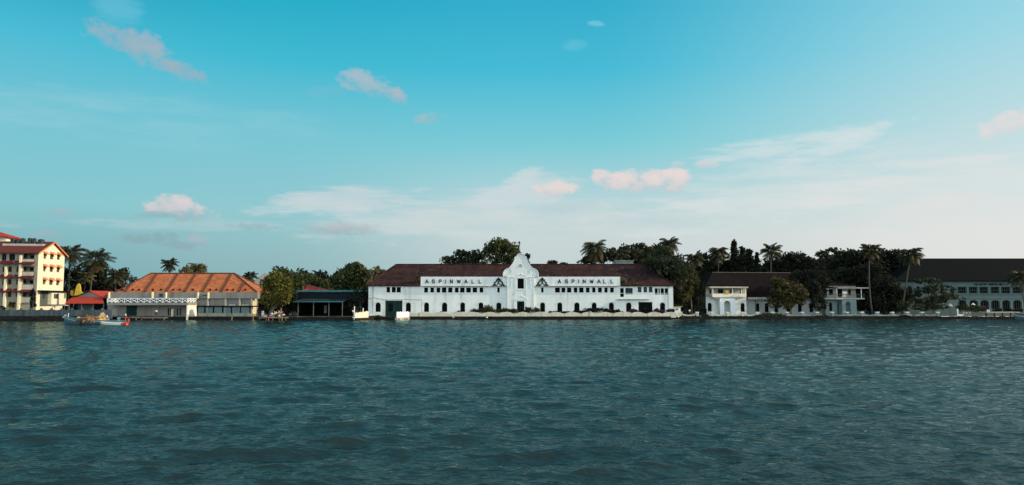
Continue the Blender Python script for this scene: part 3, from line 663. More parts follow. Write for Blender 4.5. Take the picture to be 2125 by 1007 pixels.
def scallop_wall(label, p0, p1, Y, ybase, ytop, dip, period, m, name='garden_wall', phase=0, pier=0, thick=.3, zb=None, up=True):
    o = Vector((X_((p0 + p1) / 2, Y), Y, GZ)); x0, x1 = X_(p0, Y) - o.x, X_(p1, Y) - o.x; zt = W(1062, ytop, Y).z - GZ; d = dip * Y / FPX; pr = period * Y / FPX
    n = int((x1 - x0) / .3); pts = []
    for k in range(n + 1):
        x = x0 + (x1 - x0) * k / n; f = ((x - x0) / pr + phase) % 1
        h = abs(math.sin(math.pi * f)) if up else 1 - math.sin(math.pi * f) ** .8
        pts.append((x, zt - d * (1 - h)))
    t = thing(name, label, 'wall', o); b = MB()
    for (xa, za), (xb, zb_) in zip(pts[:-1], pts[1:]):
        b.add([(xa, 0, -.3), (xb, 0, -.3), (xb, thick, -.3), (xa, thick, -.3), (xa, 0, za), (xb, 0, zb_), (xb, thick, zb_), (xa, thick, za)], [(0, 1, 5, 4), (3, 7, 6, 2), (4, 5, 6, 7)])
    b.add([(x0, 0, -.3), (x0, thick, -.3), (x0, thick, pts[0][1]), (x0, 0, pts[0][1])], [(0, 3, 2, 1)]).add([(x1, 0, -.3), (x1, thick, -.3), (x1, thick, pts[-1][1]), (x1, 0, pts[-1][1])], [(0, 1, 2, 3)])
    b.build('panel', m, t)
    if pier:
        k = 0
        while x0 + k * pr + pr * (1 - phase) % pr <= x1:
            x = x0 + k * pr + (pr * (1 - phase)) % pr; MB().box(x - .14, x + .14, -.06, thick + .06, -.3, zt - (d if up else -.12) + .1).build('pier', m, t); k += 1
    return t
scallop_wall('grey panelled wall with scalloped top in front of the yellow hotel', -120, 232, 165, 655, 641.5, 2.2, 21, 'grey_block_wall', phase=.3, pier=1, up=False)

# ================================================================== RED ROOFED PAVILION
def build_pavilion():
    loc = W(178, 650, 176); loc.z = GZ; t = thing('pavilion', 'open waterside pavilion with two tier bright red sheet roof beside the hotel', 'building', loc); F = Fr(loc)
    F1, F2, F6 = Fr(loc, 0, -1.2), Fr(loc, 0, 2), Fr(loc, 0, 9)
    a, b_, c, d = F1.L(134, 629.5), F1.L(216, 629.5), F2.L(212, 616.5), F2.L(151, 616.5)
    th = .12
    MB().add([(a[0], -1.2, a[1]), (b_[0], -1.2, b_[1]), (c[0], 2, c[1]), (d[0], 2, d[1]), (a[0], -1.2, a[1] - th), (b_[0], -1.2, b_[1] - th), (c[0], 2, c[1] - th), (d[0], 2, d[1] - th)], [(0, 1, 2, 3), (4, 7, 6, 5), (0, 4, 5, 1), (1, 5, 6, 2), (0, 3, 7, 4)]).build('lower_roof', 'red_sheet', t)
    l, r, ap = F2.L(153, 617), F2.L(214, 617), F2.L(187, 604)
    MB().prism([l, r, ap], 2.1, 2.3).build('gable_wall', 'grey_plaster', t)
    ap2 = F6.L(190, 604.5); rr = F6.L(226, 605)
    bk, ex = 12, F2.x(216, 616)
    MB().add([(ap[0], 1.6, ap[1] + .1), (r[0] + .4, 1.6, r[1] - .15), (r[0] + .4, bk, r[1] - .15), (ap[0], bk, ap[1] + .1), (ap[0], 1.6, ap[1] - .02), (r[0] + .4, 1.6, r[1] - .3), (r[0] + .4, bk, r[1] - .3), (ap[0], bk, ap[1] - .02)], [(0, 1, 2, 3), (4, 7, 6, 5), (0, 4, 5, 1), (1, 5, 6, 2)]).build('upper_roof', 'red_sheet', t)
    MB().add([(ap[0], 1.6, ap[1] + .1), (l[0] - .4, 1.6, l[1] - .15), (l[0] - .4, bk, l[1] - .15), (ap[0], bk, ap[1] + .1), (ap[0], 1.6, ap[1] - .02), (l[0] - .4, 1.6, l[1] - .3), (l[0] - .4, bk, l[1] - .3), (ap[0], bk, ap[1] - .02)], [(0, 3, 2, 1), (4, 5, 6, 7), (0, 1, 5, 4)]).build('upper_roof', 'dark_red_awning', t)
    for p in (143, 168, 192, 214):
        x = F1.x(p, 640); MB().tube([(x, -1, 0), (x, -1, a[1])], .1, 8).build('post', 'frame_grey', t)
    xs0, xs1 = F.x(160, 640), F.x(192, 640)
    MB().box(xs0, xs1, .4, .5, 0, F.z(631)).build('glass_screen', 'glass_teal', t)
    MB().box(F.x(140), F.x(224), 4, 4.2, 0, F2.z(617)).build('back_wall', 'shed_dark', t)
    MB().box(F.x(120, 633), F.x(148, 633), -2.6, -.9, F.z(634.5), F.z(633)).build('side_awning', 'pale_plaster', t)
    for p in (122, 147): x = F.x(p, 640); MB().tube([(x, -2.5, 0), (x, -2.5, F.z(634.5))], .06, 6).build('post', 'frame_grey', t)
build_pavilion()
def tarp(label, pts, Y):
    o = W(pts[0][0], 640, Y); o.z = GZ; t = thing('yellow_tarp', label, 'tarpaulin', o, R(12)); F = Fr(o)
    MB().prism([F.L(*q) for q in pts], 0, .7).build('cloth', 'canvas_yellow', t); x = F.x((pts[0][0] + pts[-1][0]) / 2 + 2, 640)
    MB().tube([(x, .35, -.1), (x, .35, F.z(600))], .08, 6).build('pole', 'frame_grey', t)
tarp('taller yellow sheet rising behind the red pavilion roof', [(154, 614), (156, 603), (158, 595), (160, 590), (162.5, 588.5), (164.5, 591), (165.5, 598), (166, 605), (169.5, 607), (168, 611)], 186)
tarp('smaller yellow sheet at the left of the taller yellow one', [(146.5, 613), (146, 606), (148, 602), (151, 605), (152, 611), (151, 615)], 186.5)

# ================================================================== ORANGE ROOF WAREHOUSE
def build_warehouse():
    loc = W(380, 650, 177); loc.z = GZ; t = thing('warehouse', 'long low waterside warehouse with bright orange tiled hip roof and lattice balcony', 'building', loc)
    F, FB, FM = Fr(loc), Fr(loc, 0, -5.5), Fr(loc, 0, -2.5); FR = Fr(loc, 0, 5.5)
    ze, zr = F.z(606.5), FR.z(568); xl, xr = F.x(241, 606), F.x(533, 606); xa, xb = FR.x(313, 568), FR.x(486, 568); yr = 5.5
    roof = MB().hip(xl, xr, 0, 11, ze, xa, xb, yr, zr, .2).build('roof', 'orange_tile', t)
    nrm = Vector((0, -(zr - ze), yr)).normalized()
    for p in (301, 345.7, 384, 421, 459.7, 496, 260):           # raised ribs running up the slope
        x = F.x(p, 605); u = 1.0
        if x < xa: u = (x - xl) / (xa - xl)
        if x > xb: u = (xr - x) / (xr - xb)
        P0, P1 = Vector((x, 0, ze)), Vector((x + .25, yr * u, ze + (zr - ze) * u)); b = MB(); w = Vector((.16, 0, 0))
        b.add([P0 - w, P0 + w, P1 + w, P1 - w] + [q + nrm * .30 for q in (P0 - w, P0 + w, P1 + w, P1 - w)], [(4, 5, 6, 7), (0, 1, 5, 4), (1, 2, 6, 5), (0, 4, 7, 3)]); b.build('rib', 'dark_rib', roof)
    for a, c in (((xl, 0, ze), (xa, yr, zr)), ((xr, 0, ze), (xb, yr, zr)), ((xa, yr, zr), (xb, yr, zr)), ((xr, 11, ze), (xb, yr, zr))): MB().tube([Vector(a) + Vector((0, 0, .08)), Vector(c) + Vector((0, 0, .08))], .17, 6).build('ridge_tile', 'dark_rib', roof)
    for p in (251, 273, 286, 315, 331.5, 357, 371, 398, 434, 447, 470, 482, 507):   # small roof vents near the eave
        x = F.x(p, 604); MB().prism([(x - .28, ze + .45), (x + .28, ze + .45), (x, ze + .85)], .35, .9).build('vent', 'frame_dark', roof)
    # parapet with fins
    xp0, xp1 = F.x(227, 613), F.x(535.5, 613); zp0, zp1 = F.z(619.5), F.z(607)
    MB().box(xp0, xp1, -.35, -.05, zp0, zp1).box(xp1 - .3, xp1, -.05, 1.3, zp0, zp1).build('parapet', 'grey_plaster', t)
    for p in (319, 347, 413, 434.5, 229): x = F.x(p, 613); MB().box(x - .14, x + .14, -.85, -.35, zp0, zp1 + .03).build('fin', 'cream_trim', t)
    MB().prism(F.rect(332, 609.5, 339, 616.5), -.40, -.351).build('window', 'glass_teal', t)
    sg = MB().prism(F.rect(415.5, 609, 433, 618), -.39, -.352).build('sign_board', 'grey_plaster', t)
    b = MB(); c = F.L(419, 613.5)
    for k in range(14):
        a0, a1 = 2 * math.pi * k / 14, 2 * math.pi * (k + 1) / 14; b.prism([(c[0] + r_ * math.cos(q), c[1] + r_ * math.sin(q)) for r_, q in ((.26, a0), (.36, a0), (.36, a1), (.26, a1))], -.41, -.392)
    b.prism(F.rect(422.5, 612.8, 430.5, 615), -.41, -.392).build('lettering', 'door_teal', sg)
    # main wall behind and set back front
    zg = F.z(650); x0, x1 = F.x(411, 628), F.x(523.5, 628)
    MB().box(xp0, x1, .3, .6, -.5, ze).box(x1 - .3, x1, .6, 2.8, -.5, zp0).build('wall', 'grey_plaster', t)
    MB().box(F.x(229), F.x(536), 10.6, 11, 0, ze).box(xp0 + .2, xp0 + .5, .6, 10.6, 0, ze).box(x1 - .1, x1 + .2, 2.8, 10.6, 0, ze).build('back_wall', 'grey_plaster', t)
    for p in (431.5, 468.5, 497.6, 523): x = F.x(p, 628); MB().box(x - .2, x + .2, -.25, .3, zg, zp0).build('pilaster', 'pale_plaster', t)
    MB().box(x0, F.x(536, 635), -.75, .28, F.z(636.8), F.z(634.6)).build('ledge', 'frame_dark', t)
    for p, q in ((475, 490), (502, 518)):
        (xa_, z0), (xb_, _), (_, z1), _ = F.rect(p, 631.8, q, 634.5); MB().prism([(xa_, z0), (xb_, z0), (xb_ - .3, z1), (xa_ + .3, z1)], -.5, -.3).build('upturned_board', 'pale_plaster', t)
    for p, q in ((412, 425), (428, 443), (446, 462), (465, 480), (483, 498), (501, 519)):
        xa_, xb_ = F.x(p, 643), F.x(q, 643); z0, z1 = F.z(650), F.z(637); b = MB(); n = 8
        for k in range(n):
            u0, u1 = xa_ + (xb_ - xa_) * k / n, xa_ + (xb_ - xa_) * (k + .55) / n; b.box(u0, u1, -.30, -.14, z0, z1)
        b.box(xa_, xb_, -.14, -.08, z0, z1); b.build('fluted_panel', 'aqua_and_shaded_white', t)
    for p in (411, 426.5, 444.5, 463.5, 481.5, 499.5, 520): x = F.x(p, 643); MB().box(x - .15, x + .15, -.32, -.02, F.z(650), F.z(637)).build('divider', 'frame_dark', t)
    MB().box(x0, x1, -.45, -.02, -1.6, F.z(650)).build('base_wall', 'moss_and_shade_wall', t)
    for k, (a, c) in enumerate(((621, 635), (637.5, 652))):       # lit return at the right end
        for j in range(3): MB().box(x1, x1 + .12, .35 + j * .85, .35 + j * .85 + .6, F.z(c), F.z(a)).build('end_panel', 'cream_trim', t)
    # projecting balcony block
    xb0, xb1 = FB.x(222, 630), FB.x(389.5, 630); zs0, zs1, zl1 = FB.z(633.5), FB.z(628), FB.z(620.2)
    slab = MB().box(xb0, xb1, -5.5, -.4, zs0, zs1).build('balcony', 'grey_plaster', t)
    lat = MB(); posts = [231, 244.6, 258, 271, 285, 298.6, 311, 325, 338, 351.6, 365, 378, 390]; px_ = [xb0] + [FB.x(p, 624) for p in posts[:-1]] + [xb1]
    def bar(p, q, r=.085): lat.tube([p, q], r, 4)
    for a, c in zip(px_[:-1], px_[1:]): bar((a, -5.4, zs1), (c, -5.4, zl1)); bar((a, -5.4, zl1), (c, -5.4, zs1)); lat.box(a - .07, a + .07, -5.47, -5.33, zs1, zl1)
    lat.box(xb0, xb1, -5.5, -5.3, zl1, zl1 + .14)
    for xe in (xb0 + .1, xb1 - .1):
        for k in range(3):
            y0, y1 = -5.4 + k * 1.65, -5.4 + (k + 1) * 1.65; bar((xe, y0, zs1), (xe, y1, zl1), .09); bar((xe, y0, zl1), (xe, y1, zs1), .09); lat.box(xe - .09, xe + .09, y0 - .08, y0 + .08, zs1, zl1)
        lat.box(xe - .1, xe + .1, -5.3, -.4, zl1, zl1 + .14)
    lat.build('lattice_railing', 'white_trim', slab); MB().prism(F.rect(230, 619.7, 387, 628.5), .2, .298).build('balcony_shade_panel', 'glass_dark', t)  # dark sheet behind the lattice, standing in for the shade there
    # shaded wall under the balcony
    xm0, xm1 = FM.x(223, 645), FM.x(387, 645); hs = [FM.rect(348, 640, 351.6, 655), FM.rect(353.4, 640, 357.6, 655), FM.rect(367, 640, 370, 655), FM.rect(373, 640, 376, 655), FM.rect(262, 634.5, 284, 656)]
    MB().wall([(xm0, -.5), (xm1, -.5), (xm1, zs0), (xm0, zs0)], hs, -2.5, .15).box(xm0, xm0 + .2, -2.35, .3, -.5, zs0).build('lower_wall', 'grey_plaster', t)
    for h in hs[:4]: window(t, h, -2.5, .15, 'frame_dark', 'glass_teal', 1, 2)
    d = MB().face(*[(x, -2.4, z) for x, z in hs[4]]).build('door', 'door_teal', t)
    MB().box(hs[4][1][0] - .3, hs[4][1][0] - .15, -2.5, -2.41, 1.1, 1.3).build('handle', 'frame_grey', d)
    b = MB(); (xa_, z0), (xb_, _), (_, z1), _ = FM.rect(223.5, 642, 244, 655)
    for k in range(10): b.box(xa_, xb_, -2.58, -2.502, z0 + (z1 - z0) * k / 10, z0 + (z1 - z0) * (k + .8) / 10)
    b.build('roller_shutter', 'pale_plaster', t)
    x = FM.x(361.5, 650); MB().box(x - .22, x + .22, -3.6, -3.2, -.5, FM.z(641)).build('column', 'cream_trim', t)
    x = FM.x(308, 640); 
    # sunlit end wall with three white panels
    (z0, z1) = (FB.z(652), FB.z(636.5)); b = MB().box(xb1 - .25, xb1, -5.5, -.4, -1.2, z0 - .05).box(xb1 - .25, xb1, -5.5, -.4, z1, zs0)
    for k in range(4): y = -5.5 + k * 1.6; b.box(xb1 - .25, xb1, y, y + .3, z0 - .05, z1)
    b.build('end_wall', 'cream_wall', t)
    for k in range(3): MB().box(xb1 - .2, xb1 - .06, -5.2 + k * 1.6, -3.9 + k * 1.6, z0 - .05, z1).build('end_panel', 'white_trim', t)
build_warehouse()
def pile(label, px, yt, yb, Y, lean=0, r=.13, group='mooring piles in the water', m='wood'):
    o = Vector((X_(px, Y), Y, 0)); zt = W(1062, yt, Y).z
    return tag(MB().tube([(0, 0, -1.2), (lean * .5, 0, zt * .5), (lean, 0, zt)], [r * 1.1, r, r * .95], 8).build('mooring_pile', m, None, o), label, 'pile', group)
pile('wooden pile standing in the water below the fluted panels', 481.5, 655, 668, 166)
pile('wooden pile in the water at the right end of the warehouse', 525.5, 655, 667, 166)

# low landing stages and a skiff in front of the warehouse
def landing(label, p0, p1, ytop, Y, m='pale_wood', w=1.6, legs=3):
    o = Vector((X_((p0 + p1) / 2, Y), Y, 0)); t = thing('landing_stage', label, 'jetty', o); zt = W(1062, ytop, Y).z; x0, x1 = X_(p0, Y) - o.x, X_(p1, Y) - o.x
    b = MB(); n = max(4, int((x1 - x0) / .3))
    for k in range(n): a = x0 + (x1 - x0) * k / n; b.box(a, a + (x1 - x0) / n * .9, 0, w, zt - .08, zt)
    b.build('deck', m, t)
    for k in range(legs):
        x = x0 + .2 + (x1 - x0 - .4) * k / max(1, legs - 1); MB().tube([(x, .15, -1), (x, .15, zt - .08)], .09, 6).build('leg', 'wood', t)
    return t
landing('pale plank landing stage floating before the shaded balcony wall', 292, 342, 659.5, 167)
landing('short grey plank stage left of the longer landing stage', 246, 284, 659, 168, 'concrete')
landing('plank jetty under the leafy tree where people stand', 537, 595, 659.5, 166.5, 'pale_wood', 3.5, 5)
pile('slanting wooden post rising through the jetty beside seated people', 586.5, 639, 669, 166, -.35, .12)
pile('thin upright stake at the back of the tree jetty', 582, 642, 664, 167, 0, .07)
pile('reddish stake in the water under the jetty deck', 557.5, 658, 672, 164.5, 0, .1, m='cloth_red')

# ================================================================== BUILDINGS BEHIND
def house_behind(label, p0, p1, ye, yr, Y, ridge0, ridge1, roof, wall='pale_plaster', depth=9):
    loc = W((p0 + p1) / 2, 650, Y); loc.z = GZ; t = thing('house', label, 'house', loc); F, G = Fr(loc), Fr(loc, 0, depth / 2); ze, zr = F.z(ye), G.z(yr)
    x0, x1 = F.x(p0, ye), F.x(p1, ye); MB().box(x0 + .5, x1 - .5, .4, depth - .4, 0, ze - .05).build('wall', wall, t)
    MB().hip(x0, x1, 0, depth, ze, G.x(ridge0, yr), G.x(ridge1, yr), depth / 2, zr).build('roof', roof, t)
    MB().box(-.5, .5, .36, .42, ze - 2, ze - .8).build('window', 'glass_dark', t)
    return t
house_behind('house with pinkish grey roof rising behind the tile roofed warehouse', 505, 575, 597, 567, 222, 549, 552, 'concrete')
house_behind('house with bright crimson sheet roof behind the warehouse end', 490, 556, 605, 583, 198, 504, 512, 'red_sheet')
house_behind('small house with dull crimson roof above the dark shed', 624, 678, 602.5, 592, 210, 634, 640, 'red_sheet', 'white_paint')

def build_shed():
    loc = W(690, 650, 184); loc.z = GZ; t = thing('boat_shed', 'dark open waterside shed with flat roof and teal edge', 'shed', loc); F, F1 = Fr(loc), Fr(loc, 0, -8)
    x0, x1 = F.x(616, 604), F.x(770, 604); z0, z1 = F.z(606.3), F.z(602.3)
    MB().box(x0, x1, 0, 12, z0 + .1, z1 - .02).build('roof', 'shed_dark', t); MB().box(x0, x1, -.08, -.001, z0, z1).build('fascia', 'shed_teal', t)
    b = MB(); n = 60
    for k in range(n): a = x0 + (x1 - x0) * k / n; b.box(a, a + (x1 - x0) / n * .6, .5, .62, F.z(624), z0)
    b.box(x0, x1, .62, .7, F.z(624), z0); b.build('upper_cladding', 'shed_dark', t)
    xa, xb = F1.x(608, 626), F1.x(712, 626)
    MB().add([(xa, -8, F1.z(626)), (xb, -8, F1.z(626)), (xb, .4, F.z(620)), (xa, .4, F.z(620)), (xa, -8, F1.z(627.3)), (xb, -8, F1.z(627.3)), (xb, .4, F.z(621)), (xa, .4, F.z(621))], [(0, 1, 2, 3), (4, 7, 6, 5), (0, 4, 5, 1), (1, 5, 6, 2), (0, 3, 7, 4)]).build('lean_to_roof', 'shed_dark', t)
    MB().box(xa, xb, -8.06, -8.001, F1.z(627.4), F1.z(625.4)).build('lean_to_edge', 'shed_teal', t)
    MB().box(x0, x1, 11.6, 12, 0, z0).box(x0, x0 + .3, .7, 11.6, 0, z0).build('back_wall', 'shed_dark', t)
    for p in (618, 650, 682, 710): x = F1.x(p, 640); MB().tube([(x, -7.8, 0), (x, -7.8, F1.z(627))], .1, 6).build('post', 'frame_grey', t)
    for p, q, m in ((672, 677, 'concrete'), (735, 741, 'grey_plaster'), (747, 749, 'pale_plaster')): MB().prism(F.rect(p, 634, q, 650), .3, .8).build('pillar', m, t)
    for p, q, a, c in ((618, 624, 599, 606), (628, 635, 593.5, 603)): pass
build_shed()

# ================================================================== WHITE WAREHOUSE WITH SIGN
def stroke(b, pts, w, y0, y1, ext=.42):
    for (xa, za), (xb, zb) in zip(pts[:-1], pts[1:]):
        d = Vector((xb - xa, zb - za)); L = d.length
        if L < 1e-6: continue
        d /= L; n = Vector((-d.y, d.x)) * w / 2; e = d * w * ext
        b.prism([(xa - e.x - n.x, za - e.y - n.y), (xb + e.x - n.x, zb + e.y - n.y), (xb + e.x + n.x, zb + e.y + n.y), (xa - e.x + n.x, za - e.y + n.y)], y0, y1)
GLYPH = {'A': [[(-.42, 0), (0, 1), (.42, 0)], [(-.25, .34), (.25, .34)]], 'S': [[(.36, .82), (.2, 1), (-.2, 1), (-.36, .86), (-.36, .66), (-.2, .54), (.2, .46), (.36, .33), (.36, .14), (.2, 0), (-.2, 0), (-.36, .16)]],
         'P': [[(-.34, 0), (-.34, 1), (.2, 1), (.36, .86), (.36, .6), (.2, .46), (-.34, .46)]], 'I': [[(0, 0), (0, 1)]], 'N': [[(-.36, 0), (-.36, 1), (.36, 0), (.36, 1)]],
         'W': [[(-.52, 1), (-.26, 0), (0, .8), (.26, 0), (.52, 1)]], 'L': [[(-.3, 1), (-.3, 0), (.34, 0)]]}
def build_main():
    Y = 178; loc = W(1080.5, 652, Y); loc.z = GZ
    t = thing('sign_warehouse', 'long white harbour warehouse with curved gable, dark letters and brown tiled roof', 'building', loc); F = Fr(loc); FR = Fr(loc, 0, 9.0)
    holes, specs = [], []
    def H(h, kind): holes.append(h); specs.append((h, kind))
    for p, q in ((880.3, 888), (893, 900.5), (906, 913.5), (917, 926), (930, 938.7), (944, 951.6), (955, 964), (967.6, 977), (980.8, 990), (995.4, 1002.7), (1151.8, 1161.8), (1165.3, 1173), (1176.8, 1185.5), (1190.7, 1198), (1201.8, 1211), (1216, 1223.5), (1229, 1235.6), (1241, 1249), (1254.3, 1261), (1266.2, 1273.7)):
        H(F.rect(p, 597, q, 607.3), 'win')
    for p, q in ((1032, 1037), (1123, 1128)): H(F.rect(p, 597, q, 607.3), 'slot')
    for p, q in ((802, 809.4), (813, 821.3), (823, 831.7)): H(F.rect(p, 596, q, 607.2), 'win')
    H(F.rect(1287, 598, 1294.6, 616.5), 'win'); H(F.rect(1297.7, 598, 1313, 611), 'wide')
    for p, q in ((1323.4, 1331.3), (1335.3, 1342.8), (1346.5, 1354)): H(F.rect(p, 595.5, q, 607), 'teal')
    for p, q in ((1358.8, 1365), (1366.5, 1369.5), (1371, 1378), (1379.5, 1387)): H(F.rect(p, 598.5, q, 611.5), 'win')
    for p, q in ((779, 790), (842, 852.6), (880, 890.2), (917, 928), (955, 965), (993, 1002.8), (1030, 1040.2), (1121, 1131), (1156.6, 1166.8), (1191.8, 1202.6), (1228, 1238), (1263.7, 1274), (1299.4, 1310.3), (1369.7, 1380.3)):
        H(F.arch(p, 628.3, q, 647.5), 'arch')
    H(F.rect(799, 624, 835, 657.5), 'tealdoor'); H(F.rect(1325, 627, 1354, 654.5), 'garage'); H(F.rect(1073, 625.5, 1088, 652), 'door'); H(F.rect(1074, 578.5, 1087, 599.5), 'tall')
    xL, xR = F.x(764.5, 622), F.x(1397, 622); ze, zp = F.z(591.5), F.z(574.5); xs0, xs1 = F.x(873, 583), F.x(1290.5, 583); xm = F.x(1283.5, 610)
    gable = [(1053, 574.4), (1045, 574.4), (1044.2, 568.8), (1046, 563.3), (1050, 559.3), (1055.6, 557.4), (1058, 555.3), (1061, 551.8), (1063.6, 548), (1066, 544), (1067.6, 540.2), (1068.4, 536.5), (1069, 533.8), (1072.3, 532.3), (1073.6, 530), (1076, 528), (1078, 527.3), (1080.5, 527),
             (1083, 527.3), (1085, 528), (1087.4, 530), (1088.7, 532.3), (1092, 533.8), (1092.6, 536.5), (1093.4, 540.2), (1095, 544), (1097.4, 548), (1100, 551.8), (1103, 555.3), (1105.6, 557.4), (1110.6, 559.3), (1114.8, 562.4), (1117.2, 568.8), (1116.6, 574.4), (1108, 574.4)]
    xg0, xg1 = F.x(1052, 600), F.x(1109, 600); zb = -.2
    def inside(h, a, c): cx = (h[0][0] + h[1][0]) / 2; return a < cx < c
    # wings and sign parapets as sheets with openings
    b = MB()
    b.wall([(xL, zb), (xs0, zb), (xs0, ze), (xL, ze)], [h for h in holes if inside(h, xL, xs0)], 0, .32)
    b.wall([(xs0, zb), (xg0, zb), (xg0, zp), (xs0, zp)], [h for h in holes if inside(h, xs0, xg0)], 0, .32)
    b.wall([(xg1, zb), (xm, zb), (xm, zp), (xg1, zp)], [h for h in holes if inside(h, xg1, xm)], 0, .32); b.face((xm, 0, ze), (xs1 - .4, 0, ze), (xs1 - .4, 0, zp), (xm, 0, zp))
    b.wall([(xm, zb), (xR, zb), (xR, ze), (xm, ze)], [h for h in holes if inside(h, xm, xR)], 0, .32)
    b.face((xs0, 0, ze), (xs0, 0, zp), (xs0, .5, zp), (xs0, .5, ze)); b.face((xs1 - .4, 0, ze), (xs1 - .4, .5, ze), (xs1 - .4, .5, zp), (xs1 - .4, 0, zp))
    b.face((xs0, 0, zp), (xg0, 0, zp), (xg0, .5, zp), (xs0, .5, zp)); b.face((xg1, 0, zp), (xs1 - .4, 0, zp), (xs1 - .4, .5, zp), (xg1, .5, zp)); b.face((xs0, .5, ze - .3), (xs0, .5, zp), (xs1 - .4, .5, zp), (xs1 - .4, .5, ze - .3))
    b.box(xL, xL + .3, .01, 17.7, zb, ze - .1).box(xR - .3, xR, .01, 17.7, zb, ze - .1).box(xL, xR, 17.7, 18, zb, ze - .1)
    b.build('wall', 'white_paint', t)
    # central bay with the curved gable, proud of the wall
    gp = [F.L(*q) for q in gable]; outline = [(xg0, zb), (xg1, zb)] + [(xg1, gp[-1][1])] + gp[::-1] + [(xg0, gp[0][1])]
    gb = MB().wall(outline, [h for h in holes if inside(h, xg0, xg1)], -.45, .5)
    n = len(outline)
    for i in range(n):
        p, q = outline[i], outline[(i + 1) % n]; gb.face((p[0], -.45, p[1]), (p[0], .45, p[1]), (q[0], .45, q[1]), (q[0], -.45, q[1]))
    bk = MB().prism(outline, .40, .45); gb.add(bk.v, bk.f)
    gab = gb.build('gable', 'white_paint', t)
    cop = MB()                                                  # moulding following the curve
    for i in range(1, len(gp) - 2):
        p, q = gp[i], gp[i + 1]; stroke(cop, [p, q], .2, -.58, -.452, .12)
    cop.build('coping', 'white_trim', gab)
    sc = MB()
    for sg in (-1, 1):
        for pts in ([(sg * 20.5, 557), (sg * 19, 560), (sg * 18.5, 564), (sg * 19.5, 567)], [(sg * 32, 572), (sg * 29.5, 573), (sg * 28, 571), (sg * 29.5, 569)], [(sg * 18.5, 578), (sg * 20, 582), (sg * 18.8, 586), (sg * 20.5, 592), (sg * 21, 598)], [(sg * 11, 580), (sg * 11, 599)], [(sg * 11.5, 604), (sg * 11.5, 612)], [(sg * 12.5, 626), (sg * 12.5, 644)], [(sg * 27, 576), (sg * 27, 650)]):
            stroke(sc, [F.L(1080.5 + a, c) for a, c in pts], .13, -.53, -.452)
    for pts in ([(-15, 576.2), (15, 576.2)], [(-7, 601), (7.5, 601)], [(-13, 622), (14, 622)], [(-12, 620.5), (-1, 616)], [(1, 614), (14, 620.5)], [(-10, 572), (0, 569.5), (10, 572)], [(-29, 574.8), (-14, 574.8)], [(14, 574.8), (29, 574.8)]):
        stroke(sc, [F.L(1080.5 + a, c) for a, c in pts], .16, -.56, -.452)
    c = F.L(1080.5, 551.8)
    for r_ in (.36, .16):
        stroke(sc, [(c[0] + r_ * math.cos(2 * math.pi * k / 16), c[1] + r_ * math.sin(2 * math.pi * k / 16)) for k in range(17)], .09, -.55, -.452)
    sc.build('stucco_moulding', 'white_trim', gab)
    # windows and doors
    for h, k in specs:
        y = -.45 if inside(h, xg0, xg1) else 0; dp = .5 if y else .32
        if k == 'win': window(t, h, y, dp, 'frame_dark', 'glass_dark', 2, 1, t=.05)
        elif k == 'slot': window(t, h, y, dp, 'frame_dark', 'glass_dark', 1, 1, t=.05)
        elif k == 'wide': window(t, h, y, dp, 'frame_dark', 'glass_teal', 5, 1, t=.08)
        elif k == 'teal': window(t, h, y, dp, 'frame_grey', 'glass_teal', 2, 2, t=.06)
        elif k == 'arch': window(t, h, y, dp, 'frame_dark', 'glass_dark', 2, 2, t=.06)
        elif k == 'tall': window(t, h, y, dp, 'frame_dark', 'glass_dark', 2, 3, t=.1)
        else:
            d = MB(); (x0, z0), (x1, _), (_, z1), _ = h; m_ = 'door_teal' if k == 'tealdoor' else 'glass_dark'
            nb = 12 if k != 'door' else 4
            for j in range(nb): d.box(x0 + (x1 - x0) * j / nb + .02, x0 + (x1 - x0) * (j + 1) / nb - .02, y + dp - .06 - .02 * (j % 2), y + dp, z0, z1)
            do = d.build('door', m_, t); MB().box((x0 + x1) / 2 - .08, (x0 + x1) / 2 + .08, y + dp - .2, y + dp - .081, z0 + 1.5, z0 + 1.75).build('handle', 'frame_grey', do)
            if k == 'tealdoor': MB().prism(F.rect(806, 629.5, 815, 646), dp - .13, dp - .085).build('wicket', 'frame_dark', do)
    # thin concrete shelves, arch hoods, cracked wires
    b = MB()
    for p, q, yy in ((875, 1051, 594), (1110, 1283, 594)): b.box(F.x(p, yy), F.x(q, yy), -.55, -.002, F.z(594.8), F.z(593.6))
    b.box(F.x(1280), F.x(1346), -.6, -.002, F.z(622), F.z(621)); b.build('ledge', 'concrete', t)
    b = MB(); b.box(xL, xg0, -.05, -.002, F.z(609.3), F.z(608.6)); b.box(xg1, xR, -.05, -.002, F.z(609.3), F.z(608.6)); b.build('string_course', 'white_trim', t)
    for h, k in specs:
        if k == 'arch': stroke_m = MB(); stroke(stroke_m, [(x + (x - (h[0][0] + h[1][0]) / 2) * .22, z + .1) for x, z in h[2:]], .14, -.07, -.003); stroke_m.build('arch_hood', 'white_trim', t)
    b = MB(); 
    for a, c in ((774, 780), (1386, 1389)): b.tube([(F.x(a), -.1, F.z(650)), (F.x(a), -.1, ze - .2)], .05, 6)
    b.build('drain_pipe', 'frame_grey', t)
    w = MB(); w.tube([(F.x(764), -.25, F.z(621)), (F.x(775), -.3, F.z(618)), (F.x(798), -.25, F.z(622.5)), (F.x(840), -.2, F.z(622)), (F.x(875), -.2, F.z(622.5))], .035, 5).tube([(F.x(875), -.2, F.z(622.5)), (F.x(876), -.2, F.z(650))], .03, 5); w.build('cable', 'frame_dark', t)
